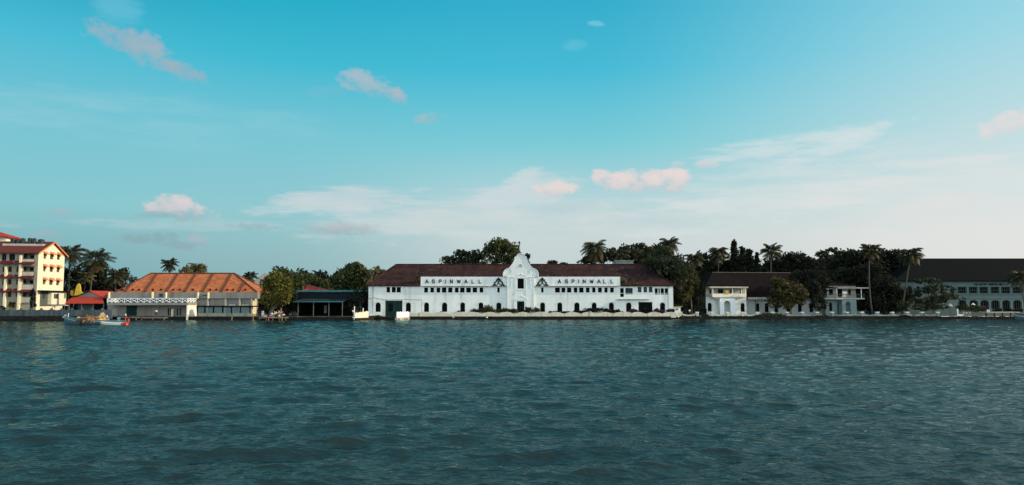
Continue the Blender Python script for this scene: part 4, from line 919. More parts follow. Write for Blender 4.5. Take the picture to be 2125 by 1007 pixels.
    # rust streak under the pipe
    # the letters, raised from the wall
    for word in ((886, 899.5, 913.5, 925, 937, 952, 967, 981.5, 996.3), (1161, 1175.5, 1189.3, 1201, 1212.5, 1228, 1243, 1254.5, 1270)):
        b = MB()
        for ch, p in zip('ASPINWALL', word):
            cx, z0 = F.L(p, 587.6); hgt = F.z(580.8) - z0
            for s_ in GLYPH[ch]: stroke(b, [(cx + a * hgt * .98, z0 + c_ * hgt) for a, c_ in s_], .175, -.09, -.003)
        b.build('lettering', 'lettering', t)
    for p in (1034.6, 1125.2):                                   # the triangular emblems
        b = MB()
        for sg in (-1, 1):
            for pts, w_ in (([(0, 577), (-2.4, 580.2), (-4.6, 581.4), (-4.4, 583.6), (-6.6, 586), (-8.6, 586.6), (-8.2, 589), (-10.4, 591.4), (-12, 592.6)], .26), ([(-12, 592.6), (-4.6, 592.6)], .24), ([(-5.5, 592), (-6.2, 589.6), (-8, 590.4)], .16), ([(0, 586.4), (-1.6, 589), (-3.4, 591.6)], .2), ([(0, 577), (0, 579.5)], .24), ([(-2.6, 583.5), (-1.2, 582), (0, 580.6)], .14)):
                stroke(b, [F.L(p - sg * a if sg > 0 else p + a, c_) for a, c_ in pts], w_, -.09 - (.002 if sg > 0 else 0), -.003)
        c = F.L(p, 585); stroke(b, [(c[0] + .16 * math.cos(k * .7854), c[1] + .16 * math.sin(k * .7854)) for k in range(9)], .13, -.086, -.003)
        b.build('emblem', 'lettering', t)
    # roof
    zr = FR.z(549.3); xa, xb = FR.x(822, 549), xR - 5.6
    roof = MB(); x0, x1 = xL - .45, xR + .45; yf = -.5; zE = ze - .1; k = (zr - zE) / (9 - yf)
    # front slope is cut back behind the sign parapet
    zq = zE + k * (.55 - yf)
    hl = lambda y: x0 + (xa - x0) * (y - yf) / (9 - yf); hr = lambda y: x1 + (xb - x1) * (y - yf) / (9 - yf)
    roof.face((hl(.55), .55, zq), (hr(.55), .55, zq), (xb, 9, zr), (xa, 9, zr))
    roof.face((x0, yf, zE), (xs0, yf, zE), (xs0, .55, zq), (hl(.55), .55, zq)); roof.face((xs1 - .4, yf, zE), (x1, yf, zE), (hr(.55), .55, zq), (xs1 - .4, .55, zq))
    roof.face((x1, yf, zE), (x1, 18.5, zE), (xb, 9, zr)); roof.face((x0, 18.5, zE), (x0, yf, zE), (xa, 9, zr)); roof.face((x1, 18.5, zE), (x0, 18.5, zE), (xa, 9, zr), (xb, 9, zr))
    for a, c_ in ((x0, xs0), (xs1 - .4, x1)): roof.box(a, c_, yf + .002, -.003, zE - .22, zE - .004)
    ro = roof.build('roof', 'brown_tile', t)
    for a, c_ in (((x0, yf, zE), (xa, 9, zr)), ((x1, yf, zE), (xb, 9, zr)), ((xa, 9, zr), (xb, 9, zr))): MB().tube([Vector(a) + Vector((0, 0, .06)), Vector(c_) + Vector((0, 0, .06))], .16, 6).build('ridge_tile', 'brown_tile', ro)
    F5 = Fr(loc, 0, 11); (xa_, z0), (xb_, _), (_, z1), _ = F5.rect(1277.5, 541, 1314, 551)
    d = MB().box(xa_, xb_, 11, 13.5, z0 - 1, z1 - .15).build('roof_box', 'aqua_and_shaded_white', t); MB().box(xa_ - .2, xb_ + .3, 10.8, 13.7, z1 - .15, z1 + .05).build('lid', 'concrete', d)
build_main()

# sunlit fence ends either side of the green door
def build_fences():
    o = W(737, 655, 166.5); o.z = .55; e = W(765, 655, 172); d = Vector((e.x - o.x, e.y - o.y, 0)); L = d.length; rz = math.atan2(d.y, d.x)
    t = thing('board_fence', 'sunlit cream board fence at the left end of the white warehouse', 'fence', o, rz); n = 11
    for k in range(n): pass
    b = MB()
    for k in range(n):
        a = L * k / n; b.box(a + .01, a + L / n - .07, 0, .08, 0, 1.15 + .35 * k / n + .06 * math.sin(k * 2.3))
    b.build('board', 'cream_wall', t); MB().box(0, L, .081, .14, .25, .4).box(0, L, .081, .14, .85, 1.0).build('rail', 'wood', t)
    for k in (0, 7): MB().box(L * k / n - .08, L * k / n + .08, .141, .3, -.4, 2.6 - .4 * (k > 0)).build('post', 'white_trim', t)
    MB().box(0, L + 2, -.3, .6, -1.5, -.01).build('footing', 'quay_stone', t)
    o = W(824, 655, 168.5); o.z = .3; e = W(849, 655, 174.6); d = Vector((e.x - o.x, e.y - o.y, 0)); L = d.length; rz = math.atan2(d.y, d.x)
    t = thing('scalloped_fence', 'dazzling white sunlit wall end with toothed top beside the green door', 'wall', o, rz); n = 5; pts = []
    for k in range(n): a = L * k / n; pts += [(a, 1.35), (a + L / n * .25, 1.62), (a + L / n * .5, 1.64), (a + L / n * .85, 1.35)]
    MB().prism([(0, .35), (L, .35)] + [(L, 1.35)] + pts[::-1], 0, .22).build('panel', 'white_trim', t)
    b = MB(); rg = np.random.default_rng(3)
    for k in range(26):
        x, y, z, r = rg.uniform(0, L), rg.uniform(-.5, .3), rg.uniform(-.5, .2), rg.uniform(.15, .35); b.tube([(x, y, z - r * .6), (x + .05, y, z), (x, y + .03, z + r * .6)], [r * .6, r, r * .5], 6)
    b.box(0, L, -.1, .5, -1.5, .34); b.build('rubble_base', 'pale_plaster', t)
build_fences()
scallop_wall('long cream garden wall with wavy top in front of the white warehouse', 850, 1403, 176, 658, 647.6, 4.0, 34, 'garden_wall', phase=.62)

# ================================================================== SWAGGED BALUSTRADE
def build_balustrade():
    Y = 181; o = Vector((X_(1660, Y), Y, GZ)); t = thing('balustrade', 'white balustrade of sagging curves between capped piers along the right bank', 'wall', o)
    zc, zl = W(1062, 647.5, Y).z - GZ, W(1062, 652.4, Y).z - GZ
    ps = [1412, 1447, 1478, 1510, 1542, 1572, 1603, 1633, 1665, 1696, 1727, 1758, 1789, 1821, 1852, 1883, 1914, 1946]; xs = [X_(p, Y) - o.x for p in ps]
    for k, x in enumerate(xs):
        p = MB().box(x - .32, x + .32, -.12, .42, -.3, zc - .18).build('pier', 'garden_wall' if ps[k] < 1600 else 'moss_and_shade_wall', t); MB().box(x - .42, x + .42, -.2, .5, zc - .18, zc).build('cap', 'white_trim', p)
    for k, (a, c) in enumerate(zip(xs[:-1], xs[1:])):
        if k == 1: continue
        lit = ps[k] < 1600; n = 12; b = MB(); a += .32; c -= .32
        for j in range(n):
            f0, f1 = j / n, (j + 1) / n; s0, s1 = [zc - .3 - (zc - zl - .15) * math.sin(math.pi * f) ** .8 for f in (f0, f1)]; xa, xb = a + (c - a) * f0, a + (c - a) * f1
            lo0, lo1 = (s0 - .28, s1 - .28) if lit else (-.3, -.3)
            b.add([(xa, 0, lo0), (xb, 0, lo1), (xb, .3, lo1), (xa, .3, lo0), (xa, 0, s0), (xb, 0, s1), (xb, .3, s1), (xa, .3, s0)], [(0, 1, 5, 4), (3, 7, 6, 2), (4, 5, 6, 7), (0, 3, 2, 1)])
        if lit:
            for f in (.14, .3, .5, .7, .86):
                s0 = zc - .5 - (zc - zl - .15) * math.sin(math.pi * f) ** .8; x = a + (c - a) * f; b.tube([(x, .15, -.2), (x, .15, s0 * .5), (x, .15, s0)], [.1, .16, .09], 6)
            b.box(a, c, 0, .3, -.3, -.02)
        b.build('swag_panel', 'garden_wall' if lit else 'moss_and_shade_wall', t)
build_balustrade()
def build_kiosk():
    loc = W(1406, 650, 183); loc.z = GZ; t = thing('gate_lodge', 'tiny white gate lodge at the right end of the white warehouse', 'lodge', loc); F = Fr(loc)
    h = F.rect(1402.5, 640.5, 1407, 643.5); x0, x1, z1 = F.x(1396, 645), F.x(1412.5, 645), F.z(637.5)
    MB().wall([(x0, 0), (x1, 0), (x1, z1), (x0, z1)], [h], 0, .15).box(x0, x0 + .15, .01, 2, 0, z1).box(x1 - .15, x1, .01, 2, 0, z1).build('wall', 'white_paint', t); window(t, h, 0, .15, 'frame_dark', 'glass_dark', 1, 1, t=.04)
    MB().box(x0 - .3, x1 + .3, -.4, 2.3, z1, z1 + .2).build('roof', 'concrete', t)
build_kiosk()

# ================================================================== PORCH HOUSE ON THE RIGHT
def build_porch_house():
    rz = R(8); loc = W(1465, 652, 187); loc.z = GZ; t = thing('porch_house', 'rambling white veranda house with dark roof, arched porches and upper balconies', 'house', loc, rz)
    F, FB, FM = Fr(loc, rz), Fr(loc, rz, -2.2), Fr(loc, rz, 3.0)
    def wl(f, p0, p1, y0, y1, holes, dy, m='white_paint', nm='wall', base=False):
        (xa, z0), (xb, _), (_, z1), _ = f.rect(p0, y0, p1, y1); z0 = -.2 if base else z0
        MB().wall([(xa, z0), (xb, z0), (xb, z1), (xa, z1)], holes, dy, .25).build(nm, m, t); return xa, xb, z0, z1
    # wing with the lit balcony
    up = [F.rect(1490, 600, 1501, 610), F.rect(1515, 600.5, 1519, 612), F.rect(1535.5, 600, 1540, 613), F.rect(1472, 601, 1476, 612)]
    wl(F, 1464.5, 1549, 616.5, 592.5, up, 0, 'pale_plaster', 'upper_wall')
    for h in up: window(t, h, 0, .25, 'frame_grey', 'glass_dark', 2, 1)
    lo = [F.arch(1468.5, 628.5, 1477, 646.5), F.rect(1490, 628, 1494.5, 652), F.arch(1537, 629, 1545.6, 648)]
    xa, xb, _, z1 = wl(F, 1465, 1549, 652, 616.5, lo, 0, 'white_paint', 'lower_wall', True)
    for h in lo: window(t, h, 0, .25, 'frame_dark', 'glass_dark', 1, 1)
    MB().box(xa, xa + .25, .26, 13, -.2, F.z(592.5)).box(xb - .25, xb, .26, 3, -.2, F.z(592.5)).box(xa, xb + 36, 12.8, 13, -.2, 4).build('side_wall', 'aqua_and_shaded_white', t)
    bx0, bx1 = FB.x(1478.5, 612), FB.x(1548.5, 612); zb0, zb1 = FB.z(616.3), FB.z(608.8)
    bal = MB().box(bx0, bx1, -2.2, -2.0, zb0, zb1).box(bx1 - .2, bx1, -2, -.002, zb0, zb1).box(bx0, bx0 + .2, -2, -.002, zb0, zb1).build('balcony_parapet', 'cream_wall', t)
    MB().add([(bx0, -2.2, zb0), (bx1, -2.2, zb0), (bx1, 0, zb0), (bx0, 0, zb0), (bx0 + 1.2, -1.6, zb0 - .45), (bx1 - 1.2, -1.6, zb0 - .45), (bx1 - 1.2, 0, zb0 - .45), (bx0 + 1.2, 0, zb0 - .45)], [(0, 4, 5, 1), (1, 5, 6, 2), (0, 3, 7, 4), (4, 7, 6, 5), (0, 1, 2, 3)]).build('balcony_slab', 'white_paint', t)
    for p in (1479.5, 1520.5, 1539, 1547.5): x = FB.x(p, 604); MB().box(x - .09, x + .09, -2.15, -1.97, zb1, FB.z(596)).build('post', 'white_trim', t)
    MB().box(F.x(1464, 594), FB.x(1551, 595), -2.7, .02, FB.z(596.6), FB.z(593.6)).build('eave_slab', 'pale_plaster', t)
    MB().prism(FB.rect(1505, 603, 1511.5, 610), -2.33, -2.22).build('hanging_cloth', 'canvas_yellow', t)
    # arched porch under the balcony
    ar = FB.arch(1504, 624, 1517, 652); (px0, _), (px1, _), (_, pz), _ = FB.rect(1495, 652, 1524.5, 619)
    MB().wall([(px0, -.2), (px1, -.2), (px1, pz), (px0, pz)], [ar], -1.9, .4).box(px0, px0 + .3, -1.5, -.002, -.2, pz).box(px1 - .3, px1, -1.5, -.002, -.2, pz).build('porch', 'white_trim', t)
    x = FB.x(1526, 635); MB().box(x - .22, x + .22, -1.9, -1.5, -.2, FB.z(620)).build('column', 'white_trim', t)
    # low middle range
    mid = [FM.arch(1569, 629, 1576, 648), FM.arch(1587, 629, 1595.4, 648), FM.arch(1607, 629, 1615, 648), FM.arch(1632, 629, 1640, 648), FM.arch(1656, 629, 1664, 648), FM.arch(1680, 629, 1688, 648)]
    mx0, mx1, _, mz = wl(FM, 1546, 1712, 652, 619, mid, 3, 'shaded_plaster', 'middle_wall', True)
    for h in mid: window(t, h, 3, .25, 'frame_dark', 'glass_dark', 1, 2)
    MB().box(mx0 + .25, mx0 + 6, 1.9, 2.998, FM.z(621.5), FM.z(616.5)).box(mx0 + 6.02, mx1, 2.3, 2.998, FM.z(620), FM.z(617)).build('veranda_ledge', 'pale_plaster', t)
    x = FM.x(1567.5, 635); MB().tube([(x, 2.9, 0), (x, 2.9, FM.z(620))], .06, 6).build('drain_pipe', 'frame_dark', t)
    # second wing with flat topped balcony
    F2 = Fr(loc, rz, 0.5); up2 = [F2.rect(1720, 600, 1729, 612.5), F2.rect(1738, 600, 1748, 616), F2.rect(1760, 601, 1766, 613)]
    a0, a1, _, _ = wl(F2, 1715.5, 1776, 618, 594, up2, .5, 'pale_plaster', 'upper_wall')
    for h in up2: window(t, h, .5, .25, 'frame_dark', 'glass_dark', 2, 1)
    lo2 = [F2.arch(1721, 628, 1727, 646), F2.rect(1738, 630, 1748, 652)]
    wl(F2, 1713, 1778, 652, 618, lo2, .5, 'aqua_and_shaded_white', 'lower_wall', True)
    for h in lo2: window(t, h, .5, .25, 'frame_dark', 'glass_dark', 1, 1)
    MB().box(a0, a0 + .25, .76, 12, -.2, F2.z(594)).build('side_wall', 'aqua_and_shaded_white', t); MB().box(a1 - .25, a1, .76, 12, -.2, F2.z(594)).build('side_wall', 'aqua_and_shaded_white', t)
    FC = Fr(loc, rz, -1.5); c0, c1 = FC.x(1711, 619), FC.x(1795, 619); zf = FC.z(618)
    MB().box(c0, c1, -1.5, .498, FC.z(621), zf).build('balcony_slab', 'pale_plaster', t)
    b = MB(); b.box(c0, c1, -1.45, -1.38, zf + .95, zf + 1.05)
    for k in range(30): x = c0 + (c1 - c0) * k / 29; b.box(x - .025, x + .025, -1.44, -1.39, zf, zf + .95)
    b.build('railing', 'frame_grey', t)
    MB().prism(FC.rect(1749.5, 605, 1758, 617), -1.3, -1.2).build('hanging_sheet', 'canvas_white', t)
    MB().box(FC.x(1736, 595), FC.x(1802, 595), -1.8, 2.5, FC.z(597), FC.z(594.3)).build('eave_slab', 'pale_plaster', t)
    for p in (1788, 1737): x = FC.x(p, 608); MB().box(x - .08, x + .08, -1.42, -1.26, zf, FC.z(597)).build('post', 'white_trim', t)
    ar = FC.arch(1756, 626, 1766.5, 652); (qx0, _), (qx1, _), (_, qz), _ = FC.rect(1749, 652, 1778, 621)
    MB().wall([(qx0, -.2), (qx1, -.2), (qx1, qz), (qx0, qz)], [ar], -1.3, .4).box(qx0, qx0 + .3, -.9, .49, -.2, qz).build('porch', 'aqua_and_shaded_white', t)
    # roofs
    xl, xr = F.x(1463, 592), F.x(1551, 592); FR = Fr(loc, rz, 7); zr = FR.z(566.3, 1500); ze = F.z(592.2, 1470)
    MB().hip(xl - .2, xr, -1.0, 15, ze, FR.x(1478, 566), FR.x(1500, 566), 7, zr, .25).build('roof', 'plum_tile', t)
    MB().tube([(FR.x(1478, 566), 7, zr + .08), (FR.x(1640, 566), 7, zr + .08)], .11, 6).build('ridge_tile', 'bark', t)
    zm = FM.z(617.5, 1600); x1 = FM.x(1830, 617)
    MB().hip(F.x(1490, 600), x1, 2.0, 13.5, zm, FR.x(1483, 566), x1 - 6, 7.01, zr - .02, .2).build('roof', 'plum_tile', t)
    MB().hip(a0 - .4, a1 + .4, .1, 14, F2.z(594), a0 + 3.5, a1 - 3.5, 7, F2.z(594) + 2.6, .2).build('roof', 'plum_tile', t)
build_porch_house()

# ================================================================== COLONIAL HOTEL FAR RIGHT
def build_colonial():
    loc = W(2000, 652, 194); loc.z = GZ; t = thing('arcaded_hotel', 'long teal shaded two storey building with arcades and huge dark roof', 'building', loc); F, FR = Fr(loc), Fr(loc, 0, 9)
    P = [(1972, 1980.5), (1987.6, 2006), (2011, 2029), (2033, 2051), (2056, 2074), (2078, 2097), (2101, 2120), (2124, 2143), (2147, 2166)]
    up = [F.rect(p, 595.5, q, 609.3) for p, q in P]
    Q = [(1989, 2006), (2012, 2030), (2034.5, 2052.6), (2057, 2075), (2080, 2097), (2102.6, 2120.5), (2125, 2143), (2147, 2165)]
    lo = [F.arch(p, 623, q, 642, .55) for p, q in Q]; le = [F.arch(1885, 594, 1893, 609), F.arch(1902, 594, 1909, 609), F.arch(1918, 594, 1925, 609), F.arch(1935, 594, 1942, 609), F.arch(1951, 594, 1958, 609)]
    x0, x1, z1 = F.x(1858, 600), F.x(2400, 600), F.z(583.5); MB().wall([(x0, -.2), (x1, -.2), (x1, z1), (x0, z1)], up + lo + le, 0, .5).box(x0, x0 + .4, .5, 17, -.2, z1).box(x0, x1, 17, 17.4, -.2, z1).build('wall', 'shaded_wall_teal_hull', t)
    for h in up: window(t, h, 0, .5, 'frame_grey', 'glass_dark', 4, 2, t=.1)
    for h in lo: window(t, h, 0, .5, 'frame_grey', 'glass_dark', 4, 1, t=.1)
    for h in le: window(t, h, 0, .5, 'frame_grey', 'glass_dark', 2, 1, t=.06)
    MB().box(F.x(1984), x1, -.12, -.002, F.z(619.4), F.z(618.2)).box(F.x(1984), x1, -.2, -.002, F.z(611), F.z(610)).build('string_course', 'shaded_wall_teal_hull', t)
    MB().hip(x0 - .8, x1 + .8, -.9, 18.4, z1 + .1, FR.x(1914, 537), x1 - 5, 9, FR.z(536.5), .18).build('roof', 'slate_roof', t)
    b = MB(); rg = np.random.default_rng(9)
    for p, q in ((2021, 2029), (2031, 2049), (2051.5, 2070.5), (2073, 2086)):          # sign words, too small to read
        n = max(3, int((q - p) / 2.4))
        for k in range(n):
            a = p + (q - p) * k / n; xa, xb = F.x(a, 587), F.x(a + (q - p) / n * .8, 587); za, zb = F.z(592.4), F.z(588.4); v = rg.integers(0, 4)
            b.box(xa, xa + .07, -.08, -.003, za, zb)
            if v != 1: b.box(xa + .071, xb, -.08, -.003, zb - .09, zb)
            if v != 2: b.box(xa + .071, xb, -.08, -.003, (za + zb) / 2 - .04, (za + zb) / 2 + .04)
            if v in (0, 3): b.box(xb - .07, xb, -.081, -.003, za, zb - .091)
    b.build('lettering', 'shed_dark', t)
build_colonial()

# ================================================================== RIGHT BANK FURNITURE
def parasol(label, px, py, Y, w, group='white parasols on the terrace'):
    o = W(px, 650, Y); o.z = GZ; t = thing('parasol', label, 'parasol', o, 0, group); F = Fr(o); z = F.z(py, px); r = w * Y / FPX
    c = MB().tube([(0, 0, z - .3), (0, 0, z - .1), (0, 0, z + .35)], [r, r * .85, .05], 8, False).build('canopy', 'canvas_white', t); c.rotation_euler = (0, 0, .3)
    MB().tube([(0, 0, 0), (0, 0, z + .3)], .04, 6).build('pole', 'frame_grey', t)
parasol('white parasol beside the dark spreading tree near the arcade', 1972.5, 633, 186, 5)
parasol('white parasol over the flowering hedge before the arcades', 2020, 632, 188, 5)
o = W(2083, 652, 181.5); o.z = 0; t = thing('boat_dock', 'cream railed boat dock on dark piles at the far right', 'jetty', o); F = Fr(o)
MB().box(F.x(2047, 648), F.x(2117, 648), 0, 3, F.z(649.5), F.z(647.3)).build('deck', 'pale_wood', t)
for p in (2048, 2065, 2082, 2099, 2116): x = F.x(p, 655); MB().tube([(x, .3, -1), (x, .3, F.z(649.5))], .14, 6).build('pile', 'quay_stone', t)
for p in (2051, 2054.5): x = F.x(p, 645); MB().box(x - .1, x + .1, .3, .5, F.z(647.3), F.z(643)).build('bollard', 'canvas_white', t)
o = W(1988, 652, 181.2); o.z = GZ; F = Fr(o); tag(MB().box(-.12, .12, 0, .24, -.3, F.z(641)).box(.121, 1.3, 0, .2, -.3, F.z(652.5)).build('gate_post', 'white_trim', None, o), 'slim white post with low kerb at the terrace water edge', 'post')
for k, (p, lab) in enumerate(((2002, 'leftmost grey white terrace chair by the slim white post'), (2009, 'second terrace chair from the slim white post'), (2016, 'third terrace chair from the slim white post'), (2024, 'fourth terrace chair, next to the red flowers'), (2031, 'rightmost terrace chair, just before the boat dock'))):
    o = W(p, 652, 182.5); o.z = GZ; t = thing('terrace_chair', lab, 'chair', o, .4 * k, 'pale chairs on the terrace')
    MB().box(-.28, .28, -.28, .28, .38, .44).build('seat', 'concrete', t); MB().add([(-.28, .2, .44), (.28, .2, .44), (.28, .36, .95), (-.28, .36, .95), (-.28, .26, .44), (.28, .26, .44), (.28, .42, .95), (-.28, .42, .95)], [(0, 1, 2, 3), (4, 7, 6, 5), (3, 2, 6, 7), (0, 3, 7, 4), (1, 5, 6, 2)]).build('backrest', 'concrete', t)
    for sx in (-.24, .24):
        for sy in (-.24, .24): MB().box(sx - .03, sx + .03, sy - .03, sy + .03, 0, .38).build('leg', 'concrete', t)

# ================================================================== BOATS
def hull_mesh(L, B, H, bow, stern, sec=22, flare=.72, transom=.6):
    """x from stern (+L/2) to bow (-L/2); returns outer hull MB, plus per-station half widths and sheer"""
    b = MB(); st = []
    for i in range(sec + 1):
        u = i / sec; x = -L / 2 + L * u
        w = B / 2 * (min(1, (u / .38)) ** .62 if u < .38 else 1 - (1 - transom) * ((u - .38) / .62) ** 2.2); w = max(w, .03)
        sh = H + bow * max(0, 1 - u / .42) ** 2 + stern * max(0, (u - .7) / .3) ** 2; kl = -.35 + (.55 + .25 * bow) * max(0, 1 - u / .12) ** 2
        st.append((x - (.35 * bow * max(0, 1 - u / .12)), w, sh, kl))
    prof = [(0, 0), (.45, .06), (.78, .22), (.93, .5), (1.0, 1.0)]
    rows = []
    for x, w, sh, kl in st:
        row = [(x, -w * a * (1 if a == 1 else 1), kl + (sh - kl) * c) for a, c in prof[::-1]] + [(x, w * a, kl + (sh - kl) * c) for a, c in prof[1:]]
        o = len(b.v); b.v += row; rows.append(o)
    n = 9
    for i in range(sec):
        for j in range(n - 1): b.f.append((rows[i] + j, rows[i] + j + 1, rows[i + 1] + j + 1, rows[i + 1] + j))
    b.f.append(tuple(rows[-1] + j for j in range(n)))
    return b, st
def strip(st, fz0, fz1, out, y_side, i0=0, i1=None):
    b = MB(); i1 = len(st) - 1 if i1 is None else i1
    prof = [(0, 0), (.45, .06), (.78, .22), (.93, .5), (1.0, 1.0)]
    def wid(w, f):
        for (a0, c0), (a1, c1) in zip(prof[:-1], prof[1:]):
            if f <= c1: return w * (a0 + (a1 - a0) * (f - c0) / (c1 - c0))
        return w
    for i in range(i0, i1):
        P = []
        for x, w, sh, kl in (st[i], st[i + 1]): P += [(x, y_side * (wid(w, fz0) + out), kl + (sh - kl) * fz0), (x, y_side * (wid(w, fz1) + out), kl + (sh - kl) * fz1)]
        b.add(P, [(0, 2, 3, 1)])
    return b
def heap(L, Wd, H, rng, n=260, r=.22):
    b = MB()
    for k in range(n):
        x, y = rng.uniform(-1, 1), rng.uniform(-1, 1); z = H * max(0, (1 - abs(x) ** 2.2)) * (1 - .6 * y * y) * rng.uniform(.3, 1); q = r * rng.uniform(.6, 1.3); p = Vector((x * L / 2, y * Wd / 2, z)); d = Vector(rng.normal(size=3)) * q
        b.tube([p - d, p - d * .5 + Vector((0, 0, q * .25)), p + d * .5, p + d], [q * .35, q * .8, q * .75, q * .3], 6)
    b.tube([(-L / 2, 0, 0), (-L * .25, 0, H * .3), (0, 0, H * .4), (L * .25, 0, H * .3), (L / 2, 0, 0)], [.1, Wd * .4, Wd * .45, Wd * .4, .1], 8)
    return b
def build_boats():
    Y = 136.0; o = W(200, 672, Y); o.z = 0; L = (266 - 137.5) * Y / FPX
    t = thing('fishing_boat', 'long blue wooden fishing boat loaded with nets, crossing before the pavilion', 'boat', o); hb, st = hull_mesh(L, 2.3, .78, .75, -.1)
    hull = hb.build('hull', 'boat_blue', t, smooth=False)
    for f0, f1, m in ((.97, 1.03, 'boat_teal'), (.80, .85, 'boat_white'), (.58, .62, 'boat_teal')):
        for s_ in (-1, 1): strip(st, f0, min(f1, 1.0) if f1 <= 1 else 1.0, .012, s_).build('stripe', m, hull) if f1 - f0 < .07 else None
    dk = MB()
    for i in range(2, len(st) - 1): (x0, w0, s0, _), (x1, w1, s1, _) = st[i], st[i + 1]; dk.face((x0, -w0 * .97, s0 - .28), (x1, -w1 * .97, s1 - .28), (x1, w1 * .97, s1 - .28), (x0, w0 * .97, s0 - .28))
    dk.build('deck', 'wood', t)
    gw = MB()
    for s_ in (-1, 1): gw.tube([(x, s_ * w, sh) for x, w, sh, _ in st], .055, 6)
    gw.build('gunwale', 'boat_teal', t)
    x, w, sh, _ = st[0]; MB().tube([(x - .25, 0, sh - .25), (x + .35, 0, sh + .25)], .1, 6).tube([(x + .7, 0, sh - .3), (x + .8, 0, sh + .55)], .07, 6).build('bow_post', 'boat_white', t)
    xs = o.x
    def at(px): return X_(px, Y, 664) - xs
    def cargo(nm, lab, p0, p1, z, H, wd, m, sd, y=0, n=200):
        ob = heap((p1 - p0) * Y / FPX, wd, H, np.random.default_rng(sd), n).build(nm, m, None, o + Vector((at((p0 + p1) / 2), y, z))); tag(ob, lab, 'fishing net')
    cargo('net_pile', 'long heap of brown fishing net amidships on the blue boat', 163, 208, .55, .75, 1.7, 'net_brown', 1)
    cargo('net_pile', 'golden brown bundle of net at the near gunwale of the blue boat', 180, 202, .62, .5, .8, 'net_gold', 2, -.75, 90)
    cargo('net_pile', 'tall pale tan pile of floats and net towards the stern of the blue boat', 199, 219, .6, 1.35, 1.2, 'net_tan', 3, .3, 150)
    cargo('net_pile', 'low dark purple net beside the brown heap on the blue boat', 170, 186, .58, .35, .9, 'net_plum', 4, -.6, 70)
    # outboard engine
    e = thing('outboard_motor', 'black outboard motor with red cowl at the boat stern', 'outboard motor', o + Vector((at(266.5), 0, 0)))
    MB().tube([(0, 0, .45), (0, 0, .6), (.02, 0, .95), (.02, 0, 1.1)], [.12, .17, .17, .08], 10).build('cowl', 'boat_red', e); MB().tube([(0, 0, -.5), (0, 0, .5)], .08, 6).tube([(-.1, 0, -.45), (.2, 0, -.45)], .07, 6).build('shaft', 'tank_black', e); MB().tube([(-.15, 0, .85), (-.6, 0, .95)], .03, 6).build('tiller', 'tank_black', e)
    zd = .5
    person('person in olive shirt sitting near the bow of the blue boat', 'sit', o + Vector((at(164.8), -.3, zd + .25)), R(30), 'cloth_olive', 'cloth_dark', scale=1.05)
    person('person in white shirt and blue wrap bending amidships on the boat', 'work', o + Vector((at(222.5), .1, zd - .3)), R(-60), 'cloth_white', 'cloth_blue')
    person('person in turquoise clothes sitting towards the stern of the blue boat', 'sit', o + Vector((at(245.5), .2, zd + .15)), R(20), 'cloth_cyan', 'cloth_cyan')
    person('person in white top and red trousers standing at the stern', 'stand', o + Vector((at(260.5), 0, zd + .0)), R(-70), 'cloth_white', 'cloth_red')
    # small skiff alongside
    Ys = 133.0; so = W(236.5, 674, Ys); so.z = 0; Ls = (262 - 208) * Ys / FPX
    sk = thing('skiff', 'slim white skiff with pinkish rim alongside the blue fishing boat', 'boat', so); hb, st = hull_mesh(Ls, 1.1, .42, .18, .0, 18); h = hb.build('hull', 'boat_white', sk)
    strip(st, .3, .55, .012, -1).build('stripe', 'boat_blue', h)
    dk = MB()
    for i in range(1, len(st) - 1): (x0, w0, s0, _), (x1, w1, s1, _) = st[i], st[i + 1]; dk.face((x0, -w0 * .96, s0 - .2), (x1, -w1 * .96, s1 - .2), (x1, w1 * .96, s1 - .2), (x0, w0 * .96, s0 - .2))
    dk.build('deck', 'wood', sk); gw = MB()
    for s_ in (-1, 1): gw.tube([(x, s_ * w, sh) for x, w, sh, _ in st], .05, 6)
    gw.build('gunwale', 'canvas_white', sk); MB().box(Ls / 2 - .9, Ls / 2 + .03, -.45, .45, .1, .52).build('stern_box', 'boat_red', sk)
    # moored boat cut by the right edge
    Yb = 172; bo = W(2136, 664, Yb); bo.z = 0; b = thing('moored_boat', 'teal and white boat moored at the far right dock', 'boat', bo, R(-70)); hb, st = hull_mesh(6.5, 2.2, 1.2, .5, .1, 16); h = hb.build('hull', 'shaded_wall_teal_hull', b)
    for s_ in (-1, 1): strip(st, .7, .8, .012, s_).build('stripe', 'boat_white', h)
    MB().box(-.5, 2.2, -.8, .8, .8, 2.0).build('cabin', 'shaded_wall_teal_hull', b); MB().box(-.7, 2.4, -.95, .95, 2.0, 2.1).build('cabin_roof', 'boat_white', b)
build_boats()

# ================================================================== PEOPLE ON THE JETTY, BIRDS
zj = W(1062, 659.5, 166.5).z
def jp(px, dy=1.6): return Vector((X_(px, 166.5 + dy), 166.5 + dy, zj))
person('person in all white clothes standing on the jetty beside the tree trunk', 'stand', jp(545), R(170), 'cloth_white', 'cloth_white')
person('person in dark clothes squatting just right of the white clad one', 'squat', jp(551.5), R(40), 'cloth_dark', 'cloth_white')
person('person in white shirt and blue grey trousers perched by the tree roots', 'sit', jp(564, .6) + Vector((0, 0, .42)), R(-20), 'cloth_white', 'cloth_blue')
person('person in pale shirt squatting left of the slanting post', 'squat', jp(579.5), R(-50), 'cloth_olive', 'cloth_white')
person('person in white shirt squatting right of the slanting post', 'squat', jp(588.5, 1.2), R(60), 'cloth_white', 'cloth_dark')
zs = W(1062, 655, 172).z
person('person in white shirt standing on the shaded landing before the warehouse', 'stand', Vector((X_(324, 171), 171, GZ)), R(10), 'cloth_white', 'cloth_dark')
b = MB().box(-.5, .5, -.3, .3, 0, .42); tag(b.build('crate', 'wood', None, jp(564.5, .6)), 'wooden crate serving as a seat on the tree jetty', 'crate')
